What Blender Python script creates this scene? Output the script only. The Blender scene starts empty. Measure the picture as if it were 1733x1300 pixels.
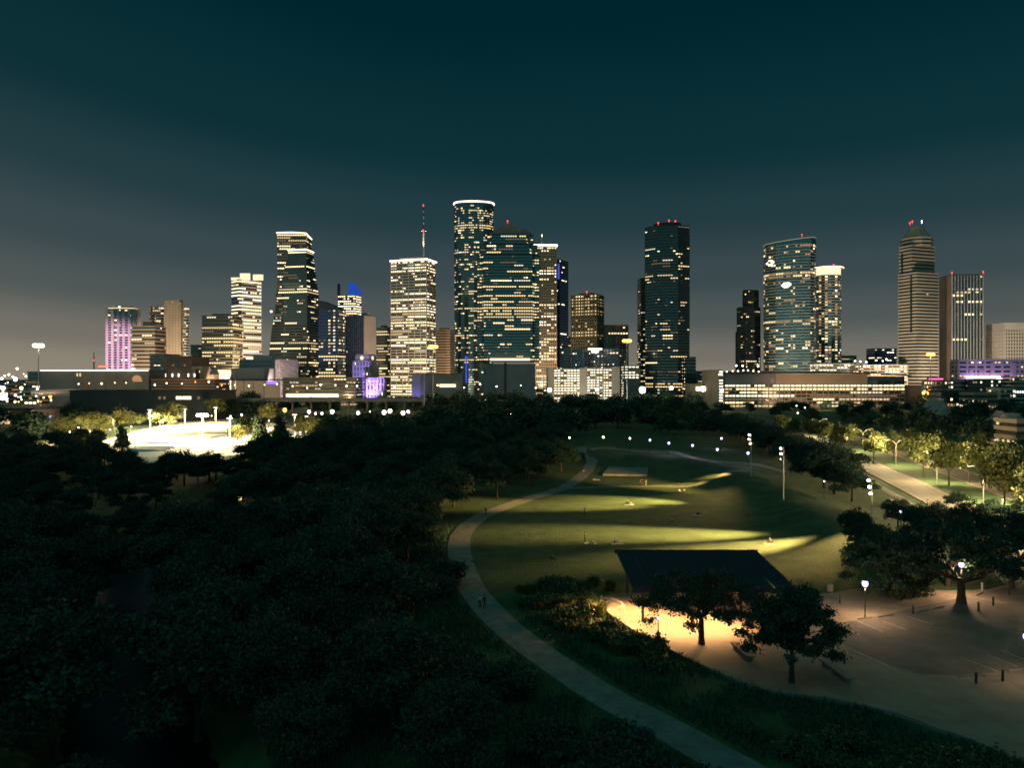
import bpy, bmesh, math, random
import numpy as np
from mathutils import Vector, Matrix
sc = bpy.context.scene
COL = sc.collection
R = math.radians

def lin(c):
    c = c / 255.0
    return c / 12.92 if c <= 0.04045 else ((c + 0.055) / 1.055) ** 2.4
def s2l(r, g, b): return (lin(r), lin(g), lin(b))

# ------------------------------------------------------------------ camera
F, HY, CX, EYE = 1300.0, 640.0, 866.5, 30.0      # focal length and horizon row in photograph pixels
cam_d = bpy.data.cameras.new('camera')
cam = bpy.data.objects.new('camera', cam_d); COL.objects.link(cam)
cam.location = (0, 0, EYE); cam.rotation_euler = (R(90), 0, 0)
cam_d.sensor_fit = 'HORIZONTAL'; cam_d.sensor_width = 36.0
cam_d.lens = 36.0 * F / 1733.0
cam_d.shift_y = -(650.0 - HY) / 1733.0
cam_d.clip_start = 0.5; cam_d.clip_end = 60000
sc.camera = cam
# ------------------------------------------------------------------ night sky with the city's glow low down
w = bpy.data.worlds.new('World'); sc.world = w; w.use_nodes = True
nt = w.node_tree; nt.nodes.clear()
N = nt.nodes.new; L = nt.links.new
tc = N('ShaderNodeTexCoord'); sp = N('ShaderNodeSeparateXYZ'); L(tc.outputs['Generated'], sp.inputs[0])
def wm(op, a, b=None, clamp=False):
    n = N('ShaderNodeMath'); n.operation = op; n.use_clamp = clamp
    for i, v in enumerate((a, b)):
        if v is None: continue
        if isinstance(v, (int, float)): n.inputs[i].default_value = v
        else: L(v, n.inputs[i])
    return n.outputs[0]
lf = wm('MULTIPLY', sp.outputs['X'], -1.8, True)
lf = wm('POWER', lf, 1.8)
ze = wm('MULTIPLY', sp.outputs['Z'], wm('SUBTRACT', 1.0, wm('MULTIPLY', lf, 0.15)))
ze = wm('SUBTRACT', ze, wm('MULTIPLY', lf, 0.020))
ze = wm('ADD', wm('MULTIPLY', ze, 0.9), 0.1, True)
ramp = N('ShaderNodeValToRGB'); ramp.color_ramp.interpolation = 'EASE'
L(ze, ramp.inputs[0])
stops = [(-0.06, (172, 156, 134)), (0.0, (139, 131, 116)), (0.03, (115, 112, 103)), (0.077, (80, 88, 87)), (0.13, (59, 74, 78)),
         (0.204, (34, 60, 66)), (0.28, (13, 48, 55)), (0.44, (0, 37, 44)), (0.9, (0, 31, 38))]
cr = ramp.color_ramp
while len(cr.elements) < len(stops): cr.elements.new(0.5)
for e, (z, c) in zip(cr.elements, stops):
    e.position = 0.1 + 0.9 * z; e.color = (*s2l(*c), 1)
sky = N('ShaderNodeTexSky'); sky.sky_type = 'NISHITA'; sky.sun_disc = False
sky.sun_elevation = R(-8); sky.sun_rotation = R(150)
nz = N('ShaderNodeTexNoise'); nz.inputs['Scale'].default_value = 3.0; nz.inputs['Detail'].default_value = 4; mp = N('ShaderNodeMapping'); mp.inputs['Scale'].default_value = (1, 1, 3.5)
L(tc.outputs['Generated'], mp.inputs[0]); L(mp.outputs[0], nz.inputs['Vector'])
bg1 = N('ShaderNodeBackground'); L(ramp.outputs[0], bg1.inputs[0]); L(wm('ADD', wm('MULTIPLY', nz.outputs[0], 0.16), 0.92), bg1.inputs[1])   # thin uneven veil
bg2 = N('ShaderNodeBackground'); L(sky.outputs[0], bg2.inputs[0]); bg2.inputs[1].default_value = 0.05
ad = N('ShaderNodeAddShader'); L(bg1.outputs[0], ad.inputs[0]); L(bg2.outputs[0], ad.inputs[1])
wo = N('ShaderNodeOutputWorld'); L(ad.outputs[0], wo.inputs[0])
# wide teal sun lamp added as fill to lift the dark tones
sun_d = bpy.data.lights.new('teal_fill', 'SUN'); sun_d.energy = 0.40; sun_d.angle = R(130); sun_d.color = (0.22, 1.0, 0.95)
sun = bpy.data.objects.new('teal_fill', sun_d); COL.objects.link(sun); sun.rotation_euler = (R(48), 0, R(-30))
vs = sc.view_settings
vs.view_transform = 'Standard'; vs.look = 'None'; vs.gamma = 1.0; vs.exposure = 0.0; vs.use_curve_mapping = False
cy = sc.cycles
cy.max_bounces = 5; cy.diffuse_bounces = 2; cy.glossy_bounces = 3; cy.transmission_bounces = 3; cy.transparent_max_bounces = 4
cy.sample_clamp_indirect = 1.5; cy.sample_clamp_direct = 60.0
cy.use_denoising = True; cy.use_light_tree = True
cy.pixel_filter_type = 'BLACKMAN_HARRIS'; cy.filter_width = 1.65
cy.caustics_reflective = False; cy.caustics_refractive = False

# ------------------------------------------------------------------ picture <-> place
def X(px, d): return (px - CX) * d / F
def Z(py, d): return EYE + (HY - py) * d / F
RIV = np.array([(8, -20), (-8, 20), (-22, 48), (-30, 62), (-38, 76), (-50, 98), (-63, 126), (-72, 165), (-78, 205), (-82, 250), (-70, 310), (-40, 370), (10, 420)], float)
def seg_dist(x, y, pts):
    x = np.asarray(x, float); y = np.asarray(y, float)
    best = np.full(np.broadcast(x, y).shape, 1e9)
    for (ax, ay), (bx, by) in zip(pts[:-1], pts[1:]):
        dx, dy = bx - ax, by - ay
        t = np.clip(((x - ax) * dx + (y - ay) * dy) / (dx * dx + dy * dy), 0, 1)
        best = np.minimum(best, np.hypot(x - ax - t * dx, y - ay - t * dy))
    return best
def sstep(a, b, v):
    t = np.clip((v - a) / (b - a), 0, 1); return t * t * (3 - 2 * t)
RIDGE = np.array([(62, 122), (66, 150), (66, 190), (63, 235), (60, 262)], float)
MOUNDS = [(47, 285, 9, 11, 2.0), (66, 300, 10, 10, 2.4), (33, 318, 12, 9, 1.4), (84, 262, 10, 14, 1.6), (30, 345, 14, 10, 1.6), (58, 338, 12, 9, 1.6)]
def H(x, y):
    x = np.asarray(x, float); y = np.asarray(y, float)
    h = -3.6 * (1 - sstep(4.0, 10.0, seg_dist(x, y, RIV)))
    h = h + 2.3 * np.exp(-(seg_dist(x, y, RIDGE) / 9.5) ** 2)
    for (mx, my, sx, sy, a) in MOUNDS:
        h = h + 0.7 * a * np.exp(-((x - mx) / sx) ** 2 - ((y - my) / sy) ** 2)
    near = np.exp(-((x - 20) / 260) ** 2 - ((y - 180) / 260) ** 2)
    return h + 0.12 * near * np.sin(x * 0.11 + 1) * np.cos(y * 0.083)
def h1(x, y): return float(H(x, y))
def gp(px, py, lift=0.0):
    z = 0.0
    for _ in range(14):
        d = (EYE - z) * F / (py - HY); x = X(px, d); z = 0.5 * z + 0.5 * h1(x, d)
    d = (EYE - z) * F / (py - HY); x = X(px, d)
    return Vector((x, d, h1(x, d) + lift))

ORD = ['first', 'second', 'third', 'fourth', 'fifth', 'sixth', 'seventh', 'eighth', 'ninth', 'tenth', 'eleventh', 'twelfth', 'thirteenth', 'fourteenth', 'fifteenth', 'sixteenth', 'seventeenth', 'eighteenth', 'nineteenth', 'twentieth']
# ------------------------------------------------------------------ mesh building
ORG = {}
def mesh_from(name, v, f, mats, mi=None, smooth=False):
    me = bpy.data.meshes.new(name); me.from_pydata(v, [], f)
    for m in mats: me.materials.append(m)
    if mi is not None and len(mats) > 1: me.polygons.foreach_set('material_index', mi)
    if smooth: me.polygons.foreach_set('use_smooth', [True] * len(f))
    me.update(); return me
def put(name, me, parent=None, loc=(0, 0, 0)):
    o = bpy.data.objects.new(name, me); COL.objects.link(o); o.location = loc
    if parent: o.parent = parent
    return o
def tag(o, label, cat, group=None, kind=None):
    o['label'] = label
    if cat: o['category'] = cat
    if group: o['group'] = group
    if kind: o['kind'] = kind
    return o
def empty(name, loc, label, cat, group=None, rz=0):
    o = bpy.data.objects.new(name, None); COL.objects.link(o); o.location = loc; o.rotation_euler = (0, 0, rz)
    o.empty_display_size = 0.2
    tag(o, label, cat, group); return o
def copy_tree(o, parent=None):
    c = o.copy(); COL.objects.link(c)
    if parent is not None: c.parent = parent
    for ch in list(o.children): copy_tree(ch, c)
    return c
class MB:
    def __init__(s, org=(0, 0, 0)): s.v = []; s.f = []; s.m = []; s.o = org; s.cur = 0
    def add(s, vs, fs):
        b = len(s.v); ox, oy, oz = s.o
        s.v += [(x - ox, y - oy, z - oz) for x, y, z in vs]
        s.f += [tuple(i + b for i in q) for q in fs]; s.m += [s.cur] * len(fs)
    def quad(s, a, b, c, d): s.add([a, b, c, d], [(0, 1, 2, 3)])
    def box(s, c, size, rz=0.0):
        cx, cy_, cz = c; hx, hy, hz = size[0] / 2, size[1] / 2, size[2] / 2
        ca, sa = math.cos(rz), math.sin(rz); vs = []
        for z in (-hz, hz):
            for x, y in ((-hx, -hy), (hx, -hy), (hx, hy), (-hx, hy)):
                vs.append((cx + x * ca - y * sa, cy_ + x * sa + y * ca, cz + z))
        s.add(vs, [(3, 2, 1, 0), (4, 5, 6, 7), (0, 1, 5, 4), (1, 2, 6, 5), (2, 3, 7, 6), (3, 0, 4, 7)])
    def prism(s, poly, z0, z1, poly1=None):
        n = len(poly); p1 = poly1 or poly
        s.add([(x, y, z0) for x, y in poly] + [(x, y, z1) for x, y in p1],
              [tuple(range(n - 1, -1, -1)), tuple(range(n, 2 * n))] + [(i, (i + 1) % n, n + (i + 1) % n, n + i) for i in range(n)])
    def tube(s, pts, rad, n=6, cap=True):
        pts = [Vector(p) for p in pts]; rs = rad if hasattr(rad, '__len__') else [rad] * len(pts)
        vs = []; fs = []
        for i, p in enumerate(pts):
            t = (pts[min(i + 1, len(pts) - 1)] - pts[max(i - 1, 0)]).normalized()
            a = t.cross(Vector((0, 0, 1)));
            if a.length < 0.05: a = t.cross(Vector((0, 1, 0)))
            a.normalize(); b = a.cross(t)
            for k in range(n):
                q = p + (a * math.cos(2 * math.pi * k / n) + b * math.sin(2 * math.pi * k / n)) * rs[i]
                vs.append(tuple(q))
        for i in range(len(pts) - 1):
            for k in range(n):
                fs.append((i * n + k, i * n + (k + 1) % n, (i + 1) * n + (k + 1) % n, (i + 1) * n + k))
        if cap: fs += [tuple(range(n)), tuple(range((len(pts) - 1) * n + n - 1, (len(pts) - 1) * n - 1, -1))]
        s.add(vs, fs)
    def lathe(s, c, prof, n=10):
        vs = []; fs = []
        for r, z in prof:
            for k in range(n):
                a = 2 * math.pi * k / n; vs.append((c[0] + r * math.cos(a), c[1] + r * math.sin(a), c[2] + z))
        for i in range(len(prof) - 1):
            for k in range(n):
                fs.append((i * n + k, i * n + (k + 1) % n, (i + 1) * n + (k + 1) % n, (i + 1) * n + k))
        fs += [tuple(range(n - 1, -1, -1)), tuple(range((len(prof) - 1) * n, len(prof) * n))]
        s.add(vs, fs)
    def ball(s, c, r, n=8, sz=1.0):
        s.lathe(c, [(max(0.02 * r, r * math.sin(math.pi * i / 6)), -r * sz * math.cos(math.pi * i / 6)) for i in range(7)], n)
    def mesh(s, name, mats, smooth=False):
        mats = mats if isinstance(mats, (list, tuple)) else [mats]
        return mesh_from(name, s.v, s.f, [M(m) if isinstance(m, str) else m for m in mats], s.m, smooth)
    def build(s, name, mats, parent=None, smooth=False, stuff=False):
        o = put(name, s.mesh(name, mats, smooth), parent)
        if parent is None: o.location = s.o
        if stuff: o['kind'] = 'stuff'
        return o

# ------------------------------------------------------------------ materials
MATS = {}
def principled(name, col, rough=0.8, metal=0.0, spec=0.5, noise=None, bump=0.0, bscale=5.0, coat=0.0):
    m = bpy.data.materials.new(name); m.use_nodes = True; t = m.node_tree; b = t.nodes['Principled BSDF']
    b.inputs['Base Color'].default_value = (*col, 1); b.inputs['Roughness'].default_value = rough
    b.inputs['Metallic'].default_value = metal; b.inputs['Specular IOR Level'].default_value = spec
    co = t.nodes.new('ShaderNodeTexCoord')
    if noise:
        scale, amt = noise
        n = t.nodes.new('ShaderNodeTexNoise'); n.inputs['Scale'].default_value = scale; n.inputs['Detail'].default_value = 6
        t.links.new(co.outputs['Object'], n.inputs['Vector'])
        r = t.nodes.new('ShaderNodeValToRGB'); r.color_ramp.elements[0].position = 0.3; r.color_ramp.elements[1].position = 0.72
        r.color_ramp.elements[0].color = (*[c * (1 - amt) for c in col], 1)
        r.color_ramp.elements[1].color = (*[min(1, c * (1 + amt)) for c in col], 1)
        t.links.new(n.outputs['Fac'], r.inputs[0]); t.links.new(r.outputs[0], b.inputs['Base Color'])
    if bump:
        n2 = t.nodes.new('ShaderNodeTexNoise'); n2.inputs['Scale'].default_value = bscale; n2.inputs['Detail'].default_value = 5
        t.links.new(co.outputs['Object'], n2.inputs['Vector'])
        bp = t.nodes.new('ShaderNodeBump'); bp.inputs['Strength'].default_value = bump; bp.inputs['Distance'].default_value = 0.3
        t.links.new(n2.outputs['Fac'], bp.inputs['Height']); t.links.new(bp.outputs[0], b.inputs['Normal'])
    MATS[name] = m; return m
def emit(name, col, strength, sample=False):
    m = bpy.data.materials.new(name); m.use_nodes = True; t = m.node_tree; t.nodes.clear()
    e = t.nodes.new('ShaderNodeEmission'); e.inputs[0].default_value = (*col, 1); e.inputs[1].default_value = strength
    o = t.nodes.new('ShaderNodeOutputMaterial'); t.links.new(e.outputs[0], o.inputs[0])
    m.cycles.emission_sampling = 'AUTO' if sample else 'NONE'
    MATS[name] = m; return m
def M(k): return MATS[k]

principled('lawn', (0.040, 0.078, 0.024), 0.95, noise=(0.25, 0.45), bump=0.5, bscale=2.5)
principled('path_concrete', (0.22, 0.19, 0.165), 0.85, noise=(0.6, 0.3), bump=0.15)
principled('plaza_concrete', (0.28, 0.21, 0.15), 0.85, noise=(0.35, 0.2), bump=0.12, bscale=3)
principled('asphalt', (0.165, 0.135, 0.11), 0.85, noise=(0.3, 0.25), bump=0.15, bscale=8)
principled('road', (0.12, 0.105, 0.085), 0.8, noise=(0.2, 0.18), bump=0.1, bscale=8)
principled('kerb', (0.24, 0.205, 0.17), 0.85, noise=(0.8, 0.12))
principled('paint', (0.42, 0.39, 0.34), 0.7, noise=(1.5, 0.45))
principled('white_concrete', (0.62, 0.60, 0.56), 0.8, noise=(0.05, 0.1))
principled('water', (0.006, 0.012, 0.015), 0.35, spec=0.15, bump=0.08, bscale=0.8)
principled('bark', (0.06, 0.045, 0.032), 0.95, noise=(3, 0.35), bump=0.6, bscale=6)
principled('leaf_dark', (0.022, 0.058, 0.036), 0.8)
principled('leaf_deep', (0.016, 0.048, 0.032), 0.8)
principled('leaf_mid', (0.06, 0.082, 0.024), 0.65)
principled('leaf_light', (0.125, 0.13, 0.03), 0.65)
principled('dark_metal', (0.05, 0.052, 0.055), 0.5, metal=0.5)
principled('pale_metal', (0.5, 0.5, 0.48), 0.45, metal=0.3)
principled('wood', (0.12, 0.075, 0.045), 0.8, noise=(2, 0.3))
principled('roof_metal', (0.016, 0.024, 0.034), 0.6, metal=0.0, noise=(0.3, 0.2))
principled('tan_wall', (0.40, 0.31, 0.22), 0.85, noise=(0.06, 0.12))
principled('brown_wall', (0.24, 0.16, 0.12), 0.85, noise=(0.06, 0.15))
principled('grey_wall', (0.22, 0.215, 0.21), 0.85, noise=(0.05, 0.14))
principled('pale_wall', (0.52, 0.47, 0.42), 0.85, noise=(0.05, 0.1))
principled('mauve_wall', (0.42, 0.36, 0.37), 0.85, noise=(0.05, 0.1))
principled('dark_wall', (0.038, 0.050, 0.052), 0.7, noise=(0.05, 0.2))
principled('blue_wall', (0.10, 0.11, 0.17), 0.7, noise=(0.05, 0.2))
principled('olive_wall', (0.17, 0.15, 0.10), 0.8, noise=(0.05, 0.2))
principled('teal_glass', (0.10, 0.20, 0.215), 0.14, metal=0.75)
principled('dark_glass', (0.07, 0.118, 0.124), 0.12, metal=0.75)
principled('blue_glass', (0.08, 0.12, 0.22), 0.14, metal=0.75)
principled('brown_glass', (0.15, 0.13, 0.11), 0.15, metal=0.7)
principled('skin', (0.45, 0.28, 0.2), 0.6)
principled('hair', (0.03, 0.02, 0.015), 0.7)
for i, c in enumerate([(0.6, 0.58, 0.55), (0.05, 0.06, 0.09), (0.35, 0.08, 0.06), (0.10, 0.2, 0.35), (0.5, 0.4, 0.15), (0.02, 0.02, 0.022)]):
    principled('cloth%d' % i, c, 0.9)
principled('blanket', (0.5, 0.45, 0.38), 0.95, noise=(3, 0.3))
principled('car_paint', (0.12, 0.12, 0.13), 0.25, metal=0.4, coat=1)
principled('rubber', (0.02, 0.02, 0.02), 0.9)
WARM = (1.0, 0.70, 0.34)
emit('win_hi', (1.0, 0.77, 0.42), 2.7)
emit('win_mid', (1.0, 0.72, 0.38), 1.05)
emit('win_dim', (1.0, 0.70, 0.40), 0.2)
emit('win_white', (1.0, 0.86, 0.62), 3.2)
emit('win_orange', (1.0, 0.55, 0.25), 0.5)
emit('win_gold', (1.0, 0.72, 0.33), 1.5)
emit('win_cool', (1.0, 0.93, 0.70), 1.1)
emit('win_pale', (1.0, 0.82, 0.58), 0.4)
emit('garage_hi', (1.0, 0.84, 0.60), 3.2)
emit('crown_warm', (1.0, 0.76, 0.48), 4.0)
emit('crown_white', (1.0, 0.80, 0.62), 5.0)
emit('crown_soft', (1.0, 0.78, 0.50), 1.3)
emit('blue_led', (0.06, 0.10, 0.9), 0.9)
emit('blue_sail', (0.03, 0.12, 0.65), 0.6)
emit('violet_led', (0.36, 0.16, 1.0), 1.6)
emit('magenta_led', (1.0, 0.12, 0.45), 3.0)
emit('pinkwhite_led', (1.0, 0.55, 0.95), 7.0)
emit('red_beacon', (1.0, 0.04, 0.05), 5.0)
emit('lamp_white', (1.0, 0.92, 0.80), 14.0)
emit('lamp_cool', (0.60, 0.52, 1.0), 5.0)
emit('lamp_warm', (1.0, 0.72, 0.38), 12.0)
emit('lamp_orange', (1.0, 0.40, 0.08), 4.5)
emit('flood_white', (1.0, 0.90, 0.72), 60.0)
emit('tail_red', (1.0, 0.06, 0.03), 8.0)
emit('head_white', (1.0, 0.95, 0.85), 10.0)
emit('sign_red', (1.0, 0.12, 0.08), 3.0)

def light(parent, loc, power, col, kind='POINT', radius=0.2, target=None, angle=60, blend=0.6):
    l = bpy.data.lights.new('light', kind); l.energy = power; l.color = col; l.shadow_soft_size = radius
    o = bpy.data.objects.new('light', l); COL.objects.link(o); o.location = loc
    if kind == 'SPOT':
        l.spot_size = R(angle); l.spot_blend = blend
        wl = Vector(loc) + (parent.location if parent else Vector())
        o.rotation_euler = (Vector(target) - wl).to_track_quat('-Z', 'Y').to_euler()
    if parent: o.parent = parent
    return o
# ================================================================== THE SETTING
def structure(o): o['kind'] = 'structure'; return o
def lines(a, b, step): return list(np.arange(a, b + 0.01, step))
gx = [-14000, -6000, -3000, -1600, -900, -600, -450] + lines(-340, 260, 2.5) + [330, 450, 600, 900, 1600, 3000, 6000, 14000]
gy = [-3000, -600, -150, -60] + lines(-20, 440, 2.5) + lines(450, 700, 25) + [800, 1000, 1400, 2000, 3000, 6000, 15000]
gx = np.array(gx); gy = np.array(gy)
GX, GY = np.meshgrid(gx, gy)
GZ = H(GX, GY)
gv = np.stack([GX.ravel(), GY.ravel(), GZ.ravel()], 1)
nx_, ny_ = len(gx), len(gy)
ii = (np.arange(ny_ - 1)[:, None] * nx_ + np.arange(nx_ - 1)[None, :]).ravel()
gf = np.stack([ii, ii + 1, ii + nx_ + 1, ii + nx_], 1)
me = mesh_from('ground', gv.tolist(), gf.tolist(), [M('lawn')], smooth=True)
structure(put('ground', me))
# bayou water
me = MB(); wp = [Vector((p[0], p[1], -2.7)) for p in RIV]
def offset_line(pts, o):
    out = []
    for i, p in enumerate(pts):
        t = (Vector(pts[min(i + 1, len(pts) - 1)][:2]) - Vector(pts[max(i - 1, 0)][:2])).normalized()
        out.append((p[0] + t.y * o, p[1] - t.x * o))
    return out
a_, b_ = offset_line(RIV.tolist(), -8.4), offset_line(RIV.tolist(), 8.4)
for i in range(len(RIV) - 1):
    me.quad((*a_[i], -2.7), (*b_[i], -2.7), (*b_[i + 1], -2.7), (*a_[i + 1], -2.7))
structure(me.build('bayou_water', 'water'))

def resample(pts, step):
    pts = [Vector(p[:2]) for p in pts]; out = [pts[0]]
    # Catmull-Rom through the points
    for i in range(len(pts) - 1):
        p0 = pts[max(i - 1, 0)]; p1 = pts[i]; p2 = pts[i + 1]; p3 = pts[min(i + 2, len(pts) - 1)]
        n = max(1, int((p2 - p1).length / step))
        for k in range(1, n + 1):
            t = k / n
            out.append(0.5 * ((2 * p1) + (p2 - p0) * t + (2 * p0 - 5 * p1 + 4 * p2 - p3) * t * t + (3 * p1 - p0 - 3 * p2 + p3) * t ** 3))
    return out
def strip(name, pts, width, mat, lift=0.03, step=2.0, kerbs=False, cross=3):
    """a sheet that follows the ground along a curve"""
    c = resample(pts, step); wd = width if hasattr(width, '__call__') else (lambda t: width)
    m = MB(); rows = []
    for i, p in enumerate(c):
        t = (c[min(i + 1, len(c) - 1)] - c[max(i - 1, 0)]).normalized(); nrm = Vector((t.y, -t.x)); w_ = wd(i / (len(c) - 1))
        row = []
        for k in range(cross + 1):
            q = p + nrm * w_ * (k / cross - 0.5); row.append((q.x, q.y, h1(q.x, q.y) + lift))
        rows.append(row)
    for i in range(len(rows) - 1):
        for k in range(cross): m.quad(rows[i][k], rows[i][k + 1], rows[i + 1][k + 1], rows[i + 1][k])
    o = structure(m.build(name, mat))
    if kerbs:
        for k in (0, cross):
            km = MB()
            for i in range(len(rows) - 1):
                a, b = Vector(rows[i][k]), Vector(rows[i + 1][k]); n = (b - a).normalized().cross(Vector((0, 0, 1))) * (0.1 if k else -0.1)
                for (lo, hi) in ((a - n, a + n),): pass
                A0, A1, B0, B1 = a - n, a + n, b - n, b + n; up = Vector((0, 0, 0.13)); dn = Vector((0, 0, -0.1))
                km.add([tuple(v) for v in (A0 + dn, B0 + dn, B1 + dn, A1 + dn, A0 + up, B0 + up, B1 + up, A1 + up)],
                       [(4, 5, 6, 7), (0, 1, 5, 4), (2, 3, 7, 6), (3, 2, 1, 0)])
            km.build('kerb', 'kerb', o)
    return o
Lp = [(994, 780), (990, 790), (972, 807), (942, 826), (882, 845), (825, 864), (787, 882), (765, 905), (759, 932), (764, 962), (777, 995), (797, 1025), (817, 1047), (850, 1082), (890, 1115), (935, 1145), (1000, 1189), (1108, 1250), (1190, 1300)]
Rp = [(1007, 776), (1009, 785), (1000, 802), (965, 825), (910, 841), (847, 866), (822, 880), (800, 900), (794, 922), (801, 955), (815, 990), (835, 1014), (850, 1033), (885, 1063), (925, 1093), (975, 1128), (1045, 1172), (1180, 1238), (1300, 1300)]
def flat(px, py): d = EYE * F / (py - HY); return Vector((X(px, d), d))
TRAIL = [tuple((flat(*a) + flat(*b)) / 2) for a, b in zip(Lp, Rp)]
far = [(30, 330), (27.5, 300)]
TRAIL = far + TRAIL
e0, e1 = Vector(TRAIL[-2]), Vector(TRAIL[-1]); TRAIL.append(tuple(e1 + (e1 - e0).normalized() * 25))
strip('trail', TRAIL, 4.0, 'path_concrete', 0.05)
CROSS = [tuple(gp(950, 828).xy), tuple(gp(1020, 825).xy), tuple(gp(1100, 823.5).xy), tuple(gp(1172, 823).xy), tuple(gp(1196, 814).xy), tuple(gp(1225, 804).xy), tuple(gp(1262, 797).xy)]
strip('footpath', CROSS, 2.4, 'path_concrete', 0.06, 1.2)
FARP = [tuple(gp(1000, 762).xy), tuple(gp(1030, 759).xy), tuple(gp(1100, 765).xy), tuple(gp(1165, 773).xy), tuple(gp(1233, 783).xy), tuple(gp(1292, 789).xy), tuple(gp(1330, 800).xy)]
strip('footpath', FARP, 3.0, 'path_concrete', 0.07, 1.5)
# boulevard to the right: two carriageways and a grass median
ROAD = [(78, 100), (95, 150), (108, 200), (120, 253), (136, 320), (150, 400), (158, 500), (162, 640)]
strip('road', ROAD, 10.5, 'road', 0.04, 4, kerbs=True)
road2 = offset_line(resample(ROAD, 30), 22)
strip('road', road2, 10.0, 'road', 0.04, 4, kerbs=True)
for off in (-4.4, 4.4):
    ln = strip('lane_line', offset_line(resample(ROAD, 12), off), 0.14, 'paint', 0.052, 4, cross=1)
side = offset_line(resample(ROAD, 30), -9)
strip('pavement', side, 2.2, 'path_concrete', 0.06, 4)

# plaza and parking lot
edge = [flat(*p) for p in [(1073, 1008), (1040, 1011), (1016, 1017), (1020, 1030), (1035, 1044), (1081, 1075), (1126, 1099), (1188, 1129), (1256, 1158), (1323, 1177), (1403, 1186), (1526, 1214), (1581, 1236), (1643, 1256), (1733, 1297)]]
edge += [Vector((47, 50)), Vector((95, 62)), Vector((92, 100)), Vector((84, 120)), Vector((62, 117)), Vector((51, 110)), Vector((44, 106.5)), Vector((36, 106)), Vector((20, 106.5))]
e_in = [Vector(p) for p in edge]
def poly_sheet(name, poly, z, mat):
    m = MB(); c = sum((Vector(p) for p in poly), Vector((0, 0))) / len(poly)
    m.add([(p[0], p[1], z) for p in poly], [tuple(range(len(poly)))])
    o = m.build(name, mat)
    bm = bmesh.new(); bm.from_mesh(o.data); bmesh.ops.triangulate(bm, faces=bm.faces[:])
    for f in bm.faces:
        if f.normal.z < 0: f.normal_flip()
    bm.to_mesh(o.data); bm.free(); return o
plaza = structure(poly_sheet('plaza_paving', edge, 0.16, 'plaza_concrete'))
km = MB()
kp = resample([tuple(p) for p in edge[0:15]], 1.2)
for i in range(len(kp) - 1):
    a, b = kp[i], kp[i + 1]; t = (b - a).normalized(); n = Vector((t.y, -t.x)) * 0.12
    vs = [(*(a - n), -0.15), (*(b - n), -0.15), (*(b + n), -0.15), (*(a + n), -0.15), (*(a - n), 0.29), (*(b - n), 0.29), (*(b + n), 0.29), (*(a + n), 0.29)]
    km.add(vs, [(4, 5, 6, 7), (0, 1, 5, 4), (2, 3, 7, 6), (3, 2, 1, 0)])
km.build('kerb', 'kerb', plaza)
# asphalt bays
lot = structure(poly_sheet('parking_lot', [flat(*p) for p in [(1400, 1062), (1510, 1040), (1733, 990), (1840, 985), (2050, 1120), (1780, 1200), (1690, 1150), (1560, 1145), (1440, 1110)]], 0.166, 'asphalt'))
for (a, b) in [((1426, 1064), (1457, 1079)), ((1452, 1054), (1494, 1072)), ((1494, 1054), (1533, 1069)), ((1626, 1116), (1689, 1140)), ((1668, 1110), (1723, 1132)), ((1694, 1103), (1760, 1130)), ((1634, 1011), (1704, 1024)), ((1425, 1095), (1530, 1143)), ((1535, 1046), (1580, 1060))]:
    A, B = flat(*a), flat(*b); t = (B - A).normalized(); n = Vector((t.y, -t.x)) * 0.07
    m = MB(); m.quad((*(A - n), 0.171), (*(B - n), 0.171), (*(B + n), 0.171), (*(A + n), 0.171)); structure(m.build('stall_line', 'paint'))
# concrete stage slab at the far end of the lawn
c4 = [flat(*p) for p in [(1020, 805), (1095, 806), (1097, 794), (1030, 792)]]
m = MB((c4[0].x, c4[0].y, 0)); m.prism([tuple(p) for p in c4], -0.1, 0.45)
tag(m.build('stage_slab', 'path_concrete'), 'low concrete stage slab at the far end of the lawn', 'stage')
# skate park
SK = [flat(*p) for p in [(168, 748), (235, 729), (300, 715), (395, 709), (460, 716), (520, 738), (440, 764), (330, 780), (215, 788)]]
skate = structure(poly_sheet('skate_park_paving', SK, 0.12, 'white_concrete'))
def bowl(px, py, r, h, sx=1.0):
    p = flat(px, py); m = MB((p.x, p.y, 0.12)); n = 22; prof = [(1.0, 0), (0.97, h), (0.84, h), (0.72, h * 0.5), (0.55, h * 0.18), (0.4, 0.02)]
    vs = []; fs = []
    for rr, z in prof:
        for k in range(n):
            a = 2 * math.pi * k / n; vs.append((p.x + r * rr * sx * math.cos(a), p.y + r * rr * math.sin(a), 0.12 + z))
    for i in range(len(prof) - 1):
        for k in range(n): fs.append((i * n + k, i * n + (k + 1) % n, (i + 1) * n + (k + 1) % n, (i + 1) * n + k))
    m.add(vs, fs); return m.build('skate_bowl', 'white_concrete', smooth=True)
for px, py, r, h, s_, lb in [(300, 748, 12, 0.5, 1.2, 'pale concrete skate bowl in the middle of the floodlit skate park'), (372, 735, 9, 0.45, 1.3, 'pale concrete skate bowl at the right of the floodlit skate park'), (262, 762, 8, 0.9, 1.4, 'small pale concrete skate bowl nearest the dark trees')]:
    tag(bowl(px, py, r, h, s_), lb, 'skate bowl', 'bowls of the skate park')
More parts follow.
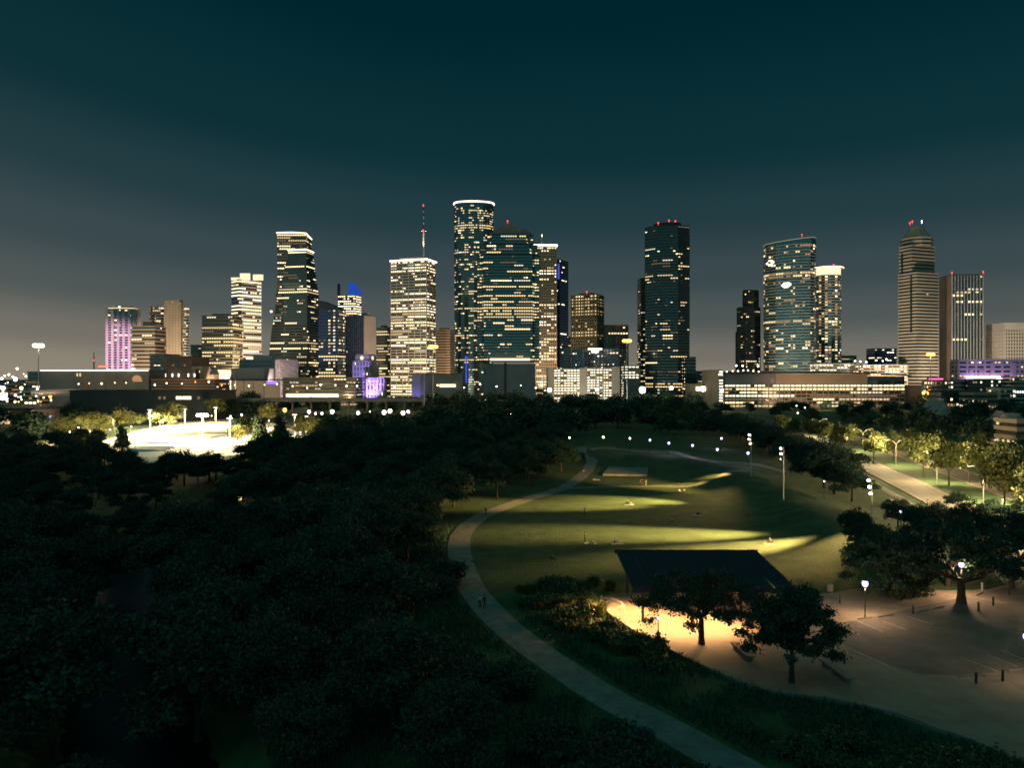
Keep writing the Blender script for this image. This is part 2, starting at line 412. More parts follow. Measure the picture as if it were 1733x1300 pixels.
# ================================================================== TOWERS
def frame(pxm, d):
    phi = math.atan((pxm - CX) / F)
    return Vector((X(pxm, d), d)), Vector((math.cos(phi), -math.sin(phi))), Vector((math.sin(phi), math.cos(phi))), d / F * math.cos(phi)
def rect(xl, xc, xr, d, th=25, dp=None):
    """plan of a block: left edge, near corner and right edge as columns of the picture at distance d"""
    c0, r, v, k = frame(xc, d); wl, wr = (xc - xl) * k, (xr - xc) * k; t = R(th)
    if wr < 0.5 * k:
        s = dp or wl * 0.8; x0, x1 = X(xl, d), X(xr, d); return [(x0, d), (x1, d), (x1, d + s), (x0, d + s)]
    e1 = r * math.cos(t) - v * math.sin(t); e2 = r * math.sin(t) + v * math.cos(t)
    w = wl / math.cos(t); s = wr / math.sin(t) if t else (dp or w * 0.8)
    if dp: s = dp
    A = c0 - e1 * w
    return [tuple(A), tuple(c0), tuple(c0 + e2 * s), tuple(A + e2 * s)]
def plan(pxm, d, pts):
    """plan from (column, metres behind d) pairs, anticlockwise starting at the left"""
    c0, r, v, k = frame(pxm, d)
    return [tuple(c0 + r * ((px - pxm) * k * (1 + dv / d)) + v * dv) for px, dv in pts]
def ellipse(pxl, pxr, d, depth, n=24, a0=0.0, power=2.0):
    pm = (pxl + pxr) / 2; c0, r, v, k = frame(pm, d); a = (pxr - pxl) / 2 * k; out = []
    for i in range(n):
        t = 2 * math.pi * i / n + a0 + math.pi; c, s = math.cos(t), math.sin(t)
        q = lambda u: math.copysign(abs(u) ** (2 / power), u)
        out.append(tuple(c0 + r * a * q(c) + v * (depth / 2 + depth / 2 * q(s))))
    return out
def centroid(p): return Vector((sum(a[0] for a in p) / len(p), sum(a[1] for a in p) / len(p)))
def shrink(p, m):
    c = centroid(p); mr = sum((Vector(a) - c).length for a in p) / len(p); s = max(0.05, 1 - m / mr)
    return [tuple(c + (Vector(a) - c) * s) for a in p]
UNIT = {}
def unit_pane(mat):
    if mat not in UNIT:
        b = MB(); b.box((0, 0, 0), (1, 1, 1)); UNIT[mat] = b.mesh('pane_' + mat, mat)
    return UNIT[mat]
PAL = {'warm': ['win_hi', 'win_mid', 'win_dim', 'win_hi', 'win_mid', 'win_cool', 'win_dim'], 'bright': ['win_hi', 'win_white', 'win_mid', 'win_hi', 'win_white'],
       'dim': ['win_mid', 'win_dim', 'win_dim', 'win_orange', 'win_dim'], 'gold': ['win_gold', 'win_mid', 'win_dim', 'win_gold', 'win_hi', 'win_cool', 'win_dim'],
       'orange': ['win_orange', 'win_mid', 'win_hi', 'win_gold', 'win_orange'], 'mix': ['win_hi', 'win_dim', 'win_orange', 'win_white', 'win_dim']}
def root_for(name, label, cat, poly, group=None):
    c = centroid(poly); o = empty(name, (c.x, c.y, 0), label, cat, group); ORG[o.name] = (c.x, c.y, 0.0); return o
def section_at(secs, z):
    for (z0, p0), (z1, p1) in zip(secs[:-1], secs[1:]):
        if z <= z1 + 1e-6:
            t = (z - z0) / max(1e-6, z1 - z0)
            return [(a[0] + (b[0] - a[0]) * t, a[1] + (b[1] - a[1]) * t) for a, b in zip(p0, p1)]
    return secs[-1][1]
def facade(root, secs, fh=4.0, bf=0.4, wall='dark_wall', glass='dark_glass', pier=None, pier_wall=None, lit=None, seed=0, roof=True, rows=None, cap=None, nobands=False):
    """one body of a tower: glass core, a projecting band on every storey, piers, lit panes"""
    rnd = random.Random(seed); org = ORG[root.name]
    z0, z1 = secs[0][0], secs[-1][0]; n = len(secs[0][1])
    core = MB(org)
    for (za, pa), (zb, pb) in zip(secs[:-1], secs[1:]):
        qa, qb = shrink(pa, 0.75), shrink(pb, 0.75)
        core.add([(*p, za) for p in qa] + [(*p, zb - (0.3 if zb == z1 else 0)) for p in qb], [(i, (i + 1) % n, n + (i + 1) % n, n + i) for i in range(n)])
    core.build('glass_wall', glass, root)
    nf = max(1, int(round((z1 - z0) / fh))); fh = (z1 - z0) / nf
    if not nobands:
        bands = MB(org)
        for f in range(nf):
            za = z0 + f * fh; zb = za + fh * bf
            pa = section_at(secs, za); pb = section_at(secs, zb); ia, ib = shrink(pa, 0.9), shrink(pb, 0.9)
            bands.add([(*p, za) for p in ia] + [(*p, za) for p in pa] + [(*p, zb) for p in pb] + [(*p, zb) for p in ib],
                      [(i + a, (i + 1) % n + a, (i + 1) % n + a + n, i + a + n) for i in range(n) for a in (0, n, 2 * n)])
        bands.build('storey_bands', wall, root, stuff=True)
    if pier:
        sp_, pw, pr = pier; pm = MB(org)
        for (za, pa), (zb, pb) in zip(secs[:-1], secs[1:]):
            for i in range(n):
                A0, B0, A1, B1 = Vector(pa[i]), Vector(pa[(i + 1) % n]), Vector(pb[i]), Vector(pb[(i + 1) % n])
                ln = (B0 - A0).length; k = max(1, int(round(ln / sp_)))
                e = (B0 - A0).normalized(); nr = Vector((e.y, -e.x)); a2 = e * pw / 2
                for j in range(k + (0 if n > 8 else 1)):
                    P, Q = A0.lerp(B0, j / k), A1.lerp(B1, j / k)
                    pm.add([(*(P - a2 - nr * 0.8), za), (*(P - a2 + nr * pr), za), (*(P + a2 + nr * pr), za), (*(P + a2 - nr * 0.8), za),
                            (*(Q - a2 - nr * 0.8), zb), (*(Q - a2 + nr * pr), zb), (*(Q + a2 + nr * pr), zb), (*(Q + a2 - nr * 0.8), zb)],
                           [(0, 1, 5, 4), (1, 2, 6, 5), (2, 3, 7, 6), (4, 5, 6, 7)])
        pm.build('piers', pier_wall or wall, root, stuff=True)
    if roof:
        rm = MB(org); top = secs[-1][1]; h = cap if cap else 1.4
        rm.prism(shrink(top, -0.05), z1 - 0.25, z1 + h)
        rm.build('roof_parapet', wall, root)
    if not lit: return
    pal = PAL[lit.get('pal', 'warm')]; wins = MB(org); p0, prow, coh, bay = lit['p'], lit.get('row', 0.1) * 0.8, lit.get('coh', 0.5) * 0.85, lit.get('bay', 3.0) * 1.35
    gap = lit.get('gap', 0.74); big = []; camv = Vector((0, 0))
    special = rows or {}
    colp = {}
    for f in range(nf):
        za = z0 + f * fh + fh * bf + 0.05 * fh; zb = z0 + (f + 1) * fh - 0.06 * fh; wz = lit.get('tall', 0.7); za += (zb - za) * (1 - wz) * 0.6; zb -= (zb - za) * (1 - wz) * 0.4
        if nobands: za = z0 + f * fh + 0.12 * fh
        poly = shrink(section_at(secs, (za + zb) / 2), 0.5)
        u = rnd.random(); frac = f / max(1, nf - 1)
        p = (p0(frac) if callable(p0) else p0) * 0.85
        row_full = u < prow; row_dark = u > 1 - lit.get('dark', 0.15)
        sp_row = special.get(f, special.get(f - nf))
        off = 0
        for i in range(n):
            A, B = Vector(poly[i]), Vector(poly[(i + 1) % n]); ln = (B - A).length
            if ln < 0.4: continue
            e = (B - A) / ln; nr = Vector((e.y, -e.x)); mid = (A + B) / 2
            if nr.dot((camv - mid).normalized()) < -0.12: continue
            k = max(1, int(round(ln / bay))); state = rnd.random() < p; j = 0; side = lit.get('side', {}).get(i, 1.0); run = []
            flush = []
            for j in range(k + 1):
                on = False
                if j < k:
                    if sp_row is not None: on = rnd.random() < sp_row
                    elif row_full: on = rnd.random() < 0.93 * side
                    else:
                        pp = (p * 0.15 if row_dark else p) * side
                        if rnd.random() > coh: state = rnd.random() < pp
                        on = state
                    if lit.get('cols') and not row_full and sp_row is None:
                        key = (i, j); colp.setdefault(key, rnd.random()); on = on or colp[key] < lit['cols'] and rnd.random() < 0.8
                if on: run.append(j)
                elif run: flush.append(run); run = []
            for run in flush:
                mi = rnd.randrange(len(pal))
                if (sp_row is not None or row_full): mi = rnd.choice([0, 0, 1, 3])
                px_len = len(run) * ln / k * F / mid.y * abs(e.normalized().dot(Vector((mid.y, -mid.x)).normalized()))
                if px_len >= 9.5 and len(big) < 46:
                    a = A + e * (ln * (run[0] + (1 - gap) / 2) / k); b = A + e * (ln * (run[-1] + 1 - (1 - gap) / 2) / k)
                    big.append((A, e, ln, k, run, za, zb, pal[mi]))
                    continue
                for j in run:
                    m2 = mi if rnd.random() < 0.6 else rnd.randrange(len(pal))
                    a = A + e * (ln * (j + (1 - gap) / 2) / k); b = A + e * (ln * (j + 1 - (1 - gap) / 2) / k); wins.cur = m2
                    lo = za + (zb - za) * (0.35 * rnd.random() if rnd.random() < 0.25 else 0)
                    wins.quad((*a, lo), (*b, lo), (*b, zb), (*a, zb))
    if wins.v: wins.build('lit_windows', pal, root, stuff=True)
    for (A, e, ln, k, run, za, zb, mt) in big:
        wm_ = MB(org); nr = Vector((e.y, -e.x)) * 0.06
        us = []
        for j in run: us += [(j + (1 - gap) / 2) / k, (j + 1 - (1 - gap) / 2) / k]
        pts = [A + e * ln * u_ for u_ in us]; nv = len(pts)   # panes and mullions in one strip
        wm_.add([(*q, za) for q in pts] + [(*q, zb) for q in pts], [(i, i + 1, nv + i + 1, nv + i) for i in range(nv - 1)])
        wm_.m = [i % 2 for i in range(nv - 1)]
        wm_.build('lit_window', [mt, wall], root)
def crown_line(root, poly, z, mat, r=0.7, name='crown_light'):
    m = MB(ORG[root.name]); pts = [(*p, z) for p in poly]; pts.append(pts[0]); m.tube(pts, r, 5, False); return m.build(name, mat, root)
def plant(root, poly, z, h, k=0.5, wall='dark_wall', name='roof_plant'):
    c = centroid(poly); q = [tuple(c + (Vector(a) - c) * k) for a in poly]; m = MB(ORG[root.name]); m.prism(q, z, z + h); return m.build(name, wall, root)
def beacon(root, px, py, d, r=0.9, mat='red_beacon'):
    m = MB(ORG[root.name]); z = Z(py, d); m.ball((X(px, d), d, z), r, 6); m.tube([(X(px, d), d, z - 3), (X(px, d), d, z)], 0.15, 4); 
    return m.build('aviation_light', mat, root)
def simple(name, label, xl, xc, xr, top, d, th=25, dp=None, pl=None, ph=5, z0=0, cat='building', **kw):
    p = rect(xl, xc, xr, d, th, dp); r = root_for(name, label, cat, p); z1 = Z(top, d)
    facade(r, [(z0, p), (z1, p)], **kw)
    if pl: plant(r, p, z1 + 1.3, ph, pl, kw.get('wall', 'dark_wall'))
    return r, p, z1
def flood(label, pos, target, power, col, angle=70, mat='lamp_white', size=0.5, group='floodlights around the city blocks', blend=0.7):
    o = empty('floodlight', pos, label, 'floodlight', group)
    dr = (Vector(target) - Vector(pos)).normalized()
    m = MB(); m.tube([(0, 0, -pos[2]), (0, 0, -0.3)], 0.09, 5); m.build('post', 'dark_metal', o)
    m = MB(); m.tube([tuple(-dr * size * 0.7), (0, 0, 0)], [size * 0.45, size], 8); m.build('housing', 'dark_metal', o)
    m = MB(); m.tube([tuple(dr * 0.02), tuple(dr * 0.06)], size * 0.92, 8); m.build('lens', mat, o)
    light(o, tuple(dr * 0.25), power, col, 'SPOT', size * 0.6, target, angle, blend); return o

# ---- far left group
d = 1100
p = rect(181, 217, 217, d); r = root_for('hotel_tower', 'pink lit hotel tower with dark window strips, leftmost of the skyline', 'building', p)
q = rect(181, 228, 236, d, 20); z1 = Z(524, d)
facade(r, [(0, q), (z1, q)], fh=3.6, bf=0.35, wall='pale_wall', glass='blue_glass', pier=(7.0, 3.4, 0.4), pier_wall='pale_wall', lit=dict(p=0.2, row=0.02, coh=0.3, bay=3.4, pal='bright'), seed=1)
plant(r, q, z1 + 1.4, 4.5, 0.7, 'pale_wall'); crown_line(r, shrink(q, 2), z1 + 1.9, 'crown_soft', 0.5)
beacon(r, 202, 519, d, 0.7, 'lamp_white')
r, p, z1 = simple('banded_office', 'tan office block with long horizontal bands beside the pink tower', 222, 262, 282, 553, 1000, 30, fh=5.2, bf=0.55, wall='tan_wall', glass='dark_glass', lit=dict(p=0.22, row=0.06, coh=0.6, pal='gold', bay=2.6), seed=2, pl=0.35, ph=6)
d = 1150
A = ellipse(252, 292, d, 34, 16); r = root_for('glass_and_stone_tower', 'stone slab tower with a column of lights between two glass wings', 'building', A)
facade(r, [(0, A), (Z(520, d), A)], fh=3.9, bf=0.3, wall='brown_wall', glass='dark_glass', lit=dict(p=0.25, row=0.04, bay=2.8, cols=0.06), seed=3)
B = rect(279, 305, 305, d - 6, dp=10); facade(r, [(0, B), (Z(511, d), B)], fh=3.9, bf=0.72, wall='tan_wall', glass='brown_glass', pier=(5, 3.2, 0.3), lit=dict(p=0.16, row=0.0, bay=5.7, cols=0.2, coh=0.1, gap=0.5), seed=4, cap=2.5)
C = rect(305, 315, 321, d + 2, 35); facade(r, [(0, C), (Z(521, d), C)], fh=4.2, bf=0.42, wall='pale_wall', glass='teal_glass', lit=dict(p=0.24, row=0.05, bay=2.6, cols=0.1), seed=5)
for px in (281, 292, 303): beacon(r, px, 508.5, d, 0.6, 'lamp_warm')
simple('olive_office_block', 'olive glass office block thick with lit windows beside the bright crowned tower', 341, 394, 412, 535, 1020, 25, fh=4.6, bf=0.34, wall='olive_wall', glass='brown_glass', lit=dict(p=0.55, row=0.18, coh=0.72, pal='gold', bay=2.4, dark=0.1), seed=6, pl=0.5, ph=2.5)
# bright crowned tower
d = 1080; p = rect(391, 404, 444, d, 60); r = root_for('crowned_tower', 'brightly lit tower with three glowing blocks for a crown', 'building', p)
z1 = Z(474, d); facade(r, [(0, p), (z1, p)], fh=5.0, bf=0.4, wall='pale_wall', glass='brown_glass', lit=dict(p=0.62, row=0.38, coh=0.75, pal='bright', bay=2.6, dark=0.05), seed=7, rows={-1: 0.95, -5: 1.0, -8: 1.0, -9: 1.0, -13: 1.0})
for (a, b, t) in ((391, 404, 469), (406, 422, 462), (428, 444, 464)):
    m = MB(ORG[r.name]); m.prism(rect(a, b, b, d + 3, dp=4), z1 + 0.5, Z(t, d)); m.build('crown_block', 'crown_soft', r)
simple('hidden_office', 'small dark office block between the stone tower and the olive block', 322, 336, 345, 585, 1250, 30, fh=3.6, bf=0.4, wall='brown_wall', lit=dict(p=0.35, row=0.03, pal='gold', bay=2.6), seed=8)
# flared twin tower
d = 1130
def sc4(l, c, rr, dd, th=22): return rect(l, c, rr, dd, th)
S = [(0, rect(452, 520, 530, d + 20, 14)), (Z(470, d), rect(469, 522, 530, d + 20, 14)), (Z(392, d), rect(468, 518, 528, d + 20, 14))]
r = root_for('flared_tower', 'tall dark tower flaring towards its base with a lit slanted top edge', 'building', S[0][1])
facade(r, S, fh=4.15, bf=0.38, wall='olive_wall', glass='dark_glass', lit=dict(p=lambda t: 0.12 + 0.6 * max(0, t - 0.7) * 3, row=0.14, coh=0.72, bay=2.5), seed=9, cap=0.8, rows={-1: 0.95, -16: 0.9})
S2 = [(0, rect(446, 518, 544, d - 5, 28)), (Z(560, d), rect(458, 520, 542, d - 5, 28)), (Z(500, d), rect(468, 520, 541, d - 5, 28)), (Z(460, d), rect(480, 519, 535, d - 5, 28)), (Z(426, d), rect(487, 518, 531, d - 5, 28))]
facade(r, S2, fh=4.15, bf=0.36, wall='dark_wall', glass='dark_glass', lit=dict(p=0.24, row=0.08, coh=0.68, bay=2.4, pal='warm', dark=0.25), seed=10, rows={-1: 0.9, 12: 0.9, 17: 0.85})
m = MB(ORG[r.name]); t2 = S2[-1][1]; m.tube([(*t2[0], Z(423, d)), (*t2[1], Z(423, d)), (*t2[2], Z(424, d))], 1.1, 5); m.build('added_edge_glow', 'crown_warm', r)  # glowing edge added to set the front body off from the rear
m = MB(ORG[r.name]); m.ball((X(459, d - 8), d - 8, Z(528, d)), 1.6, 6); m.build('corner_lamp', 'crown_warm', r)
tp = S[-1][1]; m = MB(ORG[r.name]); zt = Z(391, d)
m.tube([(*tp[0], zt + 1.2), ((tp[0][0] + tp[1][0]) / 2, (tp[0][1] + tp[1][1]) / 2, zt + 1.9), (*tp[1], zt + 0.6), (*tp[2], zt - 2.2)], 0.8, 5); m.build('crown_light', 'crown_warm', r)
# dark block with sloping roof
d = 1000; p = rect(538, 572, 586, d, 28); r = root_for('dark_sloped_block', 'black glass block with a sloping roof right of the flared tower', 'building', p)
z1 = Z(524, d); facade(r, [(0, p), (z1, p)], fh=4.2, bf=0.3, wall='dark_wall', glass='blue_glass', lit=dict(p=lambda t: 0.42 * (1 - t) + 0.06, row=0.08, coh=0.6, pal='gold', bay=2.6, cols=0.08), seed=11)
m = MB(ORG[r.name]); (ax, ay), (bx, by), (cx_, cy_), (dx_, dy_) = p; hz = Z(507, d)
m.add([(ax, ay, z1 + 1.4), (bx, by, z1 + 1.4), (cx_, cy_, z1 + 1.4), (dx_, dy_, z1 + 1.4), (ax, ay, hz), (bx, by, z1 + 3), (cx_, cy_, z1 + 2), (dx_, dy_, hz)], [(0, 1, 5, 4), (1, 2, 6, 5), (2, 3, 7, 6), (3, 0, 4, 7), (4, 5, 6, 7)]); m.build('sloping_roof', 'dark_wall', r)
# tower with blue sail
d = 1250; p = rect(571, 601, 612, d, 25); r = root_for('sail_topped_tower', 'lit slender tower carrying a blue glowing sail on its roof', 'building', p)
z1 = Z(500, d); facade(r, [(0, p), (z1, p)], fh=4.0, bf=0.38, wall='pale_wall', glass='brown_glass', lit=dict(p=0.6, row=0.25, coh=0.6, pal='bright', bay=2.6, cols=0.1), seed=12)
m = MB(ORG[r.name]); yb = d + 6; m.prism([(X(588, d), yb), (X(600, d), yb - 2), (X(613, d), yb + 3), (X(600, d), yb + 4)], z1 + 1.4, Z(478, d), [(X(588, d), yb), (X(592, d), yb - 1), (X(600, d), yb + 2), (X(594, d), yb + 3)]); m.build('sail', 'blue_sail', r)
m = MB(ORG[r.name]); m.prism(rect(571, 573.5, 573.5, d, dp=10), z1, Z(480, d)); m.build('fin_wall', 'dark_wall', r)
r, p, z1 = simple('ribbed_block', 'blue grey block with fine vertical ribs and a blank right side', 585, 615, 637, 535, 1050, 36, fh=4.2, bf=0.2, wall='blue_wall', glass='blue_glass', pier=(3.2, 1.3, 0.3), lit=dict(p=0.07, row=0.05, coh=0.85, bay=3.2, side={1: 0.0}), seed=13)
m = MB(ORG[r.name]); e = [p[1], p[2], p[3]]; B_, C_ = Vector(p[1]), Vector(p[2]); nn = (C_ - B_).normalized(); nn = Vector((nn.y, -nn.x)) * 0.45
m.prism([tuple(B_ + nn), tuple(C_ + nn), tuple(C_ - nn), tuple(B_ - nn)], 0, z1 + 0.9); m.build('blank_wall', 'mauve_wall', r)
m = MB(ORG[r.name]); m.prism(rect(612, 622, 626, 1062, 30), z1 + 1, Z(529, 1062)); m.build('roof_plant', 'tan_wall', r)
simple('olive_slab', 'olive lit slab squeezed against the left of the antenna tower', 636, 656, 664, 555, 1130, 25, fh=4.2, bf=0.36, wall='olive_wall', glass='brown_glass', lit=dict(p=0.6, row=0.2, coh=0.75, pal='gold', bay=2.4), seed=14, pl=0.4, ph=3)
# antenna tower
d = 1080; p = rect(660, 722, 738, d, 25); r = root_for('antenna_tower', 'tall fully lit office tower with a glowing roof edge and a white antenna mast', 'building', p)
z1 = Z(441, d); facade(r, [(0, p), (z1, p)], fh=4.05, bf=0.42, wall='pale_wall', glass='brown_glass', pier=(9, 0.7, 0.15), lit=dict(p=0.5, row=0.34, coh=0.8, pal='bright', bay=2.2, dark=0.12), seed=15, rows={-1: 0.6, 1: 1, 4: 1, 30: 1})
crown_line(r, shrink(p, -0.9), z1 + 2.0, 'crown_white', 1.0); plant(r, p, z1 + 1.4, 5, 0.6, 'pale_wall')
ax, ay = X(717, d + 15), d + 15
m = MB(ORG[r.name]); m.tube([(ax, ay, z1), (ax, ay, Z(392, ay))], [1.5, 1.2], 8); mast = m.build('antenna_mast', 'pale_metal', r)
m = MB(ORG[r.name]); m.tube([(ax, ay, Z(392, ay)), (ax, ay, Z(350, ay))], [0.9, 0.6], 6); m.build('mast_upper', 'dark_metal', mast)
m = MB(ORG[r.name]); m.tube([(ax - 3.2, ay, Z(391, ay)), (ax + 3.2, ay, Z(391, ay))], 0.35, 5); m.build('mast_crossbar', 'pale_metal', mast)
for zz in (380, 370, 360): 
    m = MB(ORG[r.name]); m.tube([(ax, ay, Z(zz, ay)), (ax, ay, Z(zz - 4, ay))], 1.0, 6); m.build('antenna_drum', 'pale_metal', mast)
beacon(r, 716.5, 347, ay, 0.9)
beacon(r, 716.5, 389, ay - 1.5, 0.8, 'red_beacon')
light(r, (ax - ORG[r.name][0] - 6, ay - ORG[r.name][1] - 14, z1 + 8), 160000, (1.0, 0.72, 0.55), 'SPOT', 0.8, (ax, ay, Z(400, ay)), 40, 0.5)
simple('dim_tan_block', 'dim tan block standing right of the antenna tower', 735, 762, 770, 559, 1180, 20, fh=4.1, bf=0.55, wall='tan_wall', glass='brown_glass', lit=dict(p=0.06, row=0.03, coh=0.5, bay=2.8, pal='dim'), seed=16, pl=0.5, ph=3)
# tallest tower, rounded
d = 1290; k_ = d / F
P0 = ellipse(768, 836, d, 44, 28, power=2.3); r = root_for('rounded_tallest_tower', 'tallest tower of the skyline, rounded dark glass with a glowing curved crown', 'building', P0)
z1 = Z(346, d); facade(r, [(0, P0), (z1, P0)], fh=4.1, bf=0.3, wall='dark_wall', glass='teal_glass', lit=dict(p=0.36, row=0.07, coh=0.72, pal='gold', bay=2.5, dark=0.28), seed=17, rows={-9: 0.9, -10: 0.8})
m = MB(ORG[r.name]); m.prism(shrink(P0, -0.1), z1 + 0.8, Z(341.5, d)); m.build('crown_wall', 'teal_glass', r)
crown_line(r, shrink(P0, -0.5), Z(340.5, d), 'crown_white', 1.15)
m = MB(ORG[r.name]); m.box((X(789, 1240), 1240, Z(625, 1240)), (2.4, 1.2, 44)); m.build('blue_sign_light', 'blue_led', r)
# stepped-crown tower in front
d = 1020; P1 = plan(860, d, [(807, 8), (815, 8), (818, 0), (902, 0), (905, 8), (913, 8), (913, 48), (807, 48)])
r = root_for('stepped_crown_tower', 'broad dark tower with a stepped stone crown in front of the tallest tower', 'building', P1)
P2 = plan(860, d, [(813, 9), (821, 9), (823, 2), (897, 2), (900, 9), (910, 9), (910, 44), (813, 44)])
P3 = plan(862, d, [(824, 10), (829, 10), (831, 4), (891, 4), (894, 10), (903, 10), (903, 40), (824, 40)])
facade(r, [(Z(612, d), P1), (Z(432, d), P1)], fh=4.0, bf=0.34, wall='dark_wall', glass='teal_glass', lit=dict(p=0.34, row=0.13, coh=0.78, pal='gold', bay=2.3, dark=0.2), seed=18, rows={0: 0.95, 17: 1.0, 16: 0.9, 14: 0.95})
facade(r, [(Z(432, d) + 1.5, P2), (Z(414, d), P2)], fh=4.0, bf=0.34, wall='dark_wall', glass='teal_glass', lit=dict(p=0.45, row=0.1, coh=0.8, pal='gold', bay=2.3), seed=19)
facade(r, [(Z(414, d) + 1.5, P3), (Z(397, d), P3)], fh=4.0, bf=0.34, wall='dark_wall', glass='teal_glass', lit=dict(p=0.6, row=0.3, coh=0.85, pal='gold', bay=2.3), seed=20)
def crown_prism(l, rr, t0, t1, y0, y1, name='crown_step'):
    m = MB(ORG[r.name]); q = plan(862, d, [(l, y0), (rr, y0), (rr, y1), (l, y1)]); m.prism(q, Z(t0, d), Z(t1, d)); m.build(name, 'grey_wall', r)
for a, b, t0, t1 in ((829, 897, 395.7, 391), (835, 884, 391, 386.5), (843, 876, 386.5, 381), (852, 868, 381, 375.5)): crown_prism(a, b, t0, t1, 8, 38)
m = MB(ORG[r.name]); ac = plan(880, d, [(872, 6), (898, 6)]);
q = plan(885, d, [(880, 8), (899, 8), (899, 30), (880, 30)]); m.prism(q, Z(392, d), Z(386, d), plan(885, d, [(880, 8), (892, 8), (892, 30), (880, 30)])); m.build('crown_shoulder', 'grey_wall', r)
beacon(r, 859, 374, d + 6, 0.9)
PB = plan(862, d, [(818, -8), (906, -8), (906, 46), (818, 46)]); m = MB(ORG[r.name]); m.prism(PB, 0, Z(616, d)); m.build('plinth', 'grey_wall', r)
m = MB(ORG[r.name]); m.prism(plan(856, d, [(853.5, -9.5), (857, -9.5), (857, -7), (853.5, -7)]), 2, Z(614, d)); m.build('plinth_slot', 'dark_wall', r)
m = MB(ORG[r.name]); m.prism(plan(862, d, [(829, -7), (897, -7), (897, 0), (829, 0)]), Z(610, d), Z(607, d)); m.build('sky_lobby_light', 'win_hi', r)
# ribbed lit tower with the glowing cap
d = 1150; p = rect(903, 942, 942, d, dp=40); r = root_for('tan_ribbed_tower', 'slim tan tower with fine ribs, warm windows and a white glowing cap', 'building', p)
z1 = Z(418, d); facade(r, [(0, p), (z1, p)], fh=4.3, bf=0.32, wall='tan_wall', glass='brown_glass', pier=(2.9, 1.0, 0.3), lit=dict(p=lambda t: 0.85 - 0.75 * t, row=0.06, coh=0.5, pal='bright', bay=2.9, gap=0.7, dark=0.05), seed=21, rows={-1: 0.9, -9: 0.9})
crown_line(r, shrink(p, -0.8), z1 + 2.6, 'crown_white', 1.3)
m = MB(ORG[r.name]); m.tube([(X(917, d), d + 8, z1 + 2), (X(917, d), d + 8, Z(399, d))], 0.35, 5); m.build('antenna_mast', 'pale_metal', r); beacon(r, 917, 398, d + 8, 0.8, 'lamp_warm')
r, p, z1 = simple('blue_edged_tower', 'narrow dark tower with a blue lit strip behind the tan ribbed tower', 938, 947, 951, 440, 1200, 25, dp=34, fh=4.2, bf=0.3, wall='dark_wall', glass='blue_glass', lit=dict(p=0.12, row=0.0, bay=2.6, pal='bright'), seed=22)
m = MB(ORG[r.name]); B_ = Vector(p[1]); m.box((B_.x - 1.5, B_.y - 0.6, Z(458, 1190)), (2.6, 1.0, 24)); m.build('blue_light_strip', 'blue_led', r)
# square lit tower
d = 1160; r, p, z1 = simple('square_lit_tower', 'square tower with rows of bright square windows and a red roof beacon', 966, 1010, 1022, 499, d, 22, fh=4.6, bf=0.42, wall='olive_wall', glass='dark_glass', pier=(3.9, 1.3, 0.3), lit=dict(p=0.42, row=0.22, coh=0.25, pal='gold', bay=3.9, gap=0.66, dark=0.12, side={1: 0.25}), seed=23, rows={-2: 1, -3: 0.95, -4: 1, -6: 1})
plant(r, p, z1 + 1.4, 3, 0.5, 'olive_wall'); beacon(r, 993, 494, d + 15, 0.9)
r, p, z1 = simple('vertical_fin_block', 'dark block with vertical fins and one lit upper row', 1020, 1063, 1063, 553, 1190, dp=40, fh=4.4, bf=0.25, wall='brown_wall', glass='dark_glass', pier=(4.2, 1.4, 0.4), lit=dict(p=0.02, row=0.0, bay=2.8), seed=24, rows={-3: 0.75, -1: 0.12}, cap=3)
simple('low_dark_office', 'low dark office with sparse windows left of the square lit tower', 948, 962, 968, 571, 1250, 25, fh=4.0, bf=0.35, wall='dark_wall', lit=dict(p=0.45, row=0.1, pal='gold', bay=2.8), seed=25)
# apartment block with dim colourful windows
simple('midrise_apartments', 'mid-rise apartment block with dim mixed windows behind the bright garage', 966, 1047, 1056, 591, 1010, 20, dp=30, fh=3.7, bf=0.34, wall='grey_wall', glass='blue_glass', pier=(4.4, 1.2, 0.3), lit=dict(p=0.34, row=0.0, coh=0.3, pal='mix', bay=2.2, gap=0.7), seed=26)
simple('dark_corner_block', 'narrow unlit block at the left end of the mid-rise apartments', 953, 965, 967, 588, 1000, 20, fh=3.6, bf=0.3, wall='dark_wall', lit=dict(p=0.03, bay=2.5), seed=27)
# lone dark tower
d = 1000
P = plan(1128, d, [(1091, 10), (1112, -2), (1148, -2), (1167, 8), (1167, 38), (1148, 48), (1112, 48), (1091, 40)])
r = root_for('lone_dark_tower', 'lone black office tower with scattered windows and three red roof lights', 'building', P)
z1 = Z(383, d); facade(r, [(0, P), (z1, P)], fh=3.95, bf=0.42, wall='dark_wall', glass='dark_glass', lit=dict(p=0.26, row=0.05, coh=0.62, pal='gold', bay=2.4, dark=0.3), seed=28, rows={4: 0.92, 1: 0.8})
plant(r, P, z1 + 1.3, 5.5, 0.62)
for px, py in ((1114, 377), (1132, 373), (1143, 374)): beacon(r, px, py, d + 12, 0.9)
simple('slim_back_tower', 'slim tower edge showing left of the lone black tower', 1084, 1093, 1093, 472, 1060, dp=28, fh=3.8, bf=0.4, wall='olive_wall', glass='dark_glass', lit=dict(p=lambda t: 0.7 * (1 - t), row=0.0, bay=3.0, pal='warm'), seed=29)
simple('low_dark_wing', 'low dark wing at the right foot of the lone black tower', 1160, 1178, 1178, 606, 980, dp=24, fh=4.2, bf=0.5, wall='dark_wall', lit=dict(p=0.02, bay=3, cols=0.1), seed=30)
simple('small_far_office', 'small far office seen between the lone tower and the arena', 1177, 1203, 1203, 629, 1400, dp=30, fh=4, bf=0.4, wall='grey_wall', lit=dict(p=0.3, bay=3, pal='dim'), seed=31)
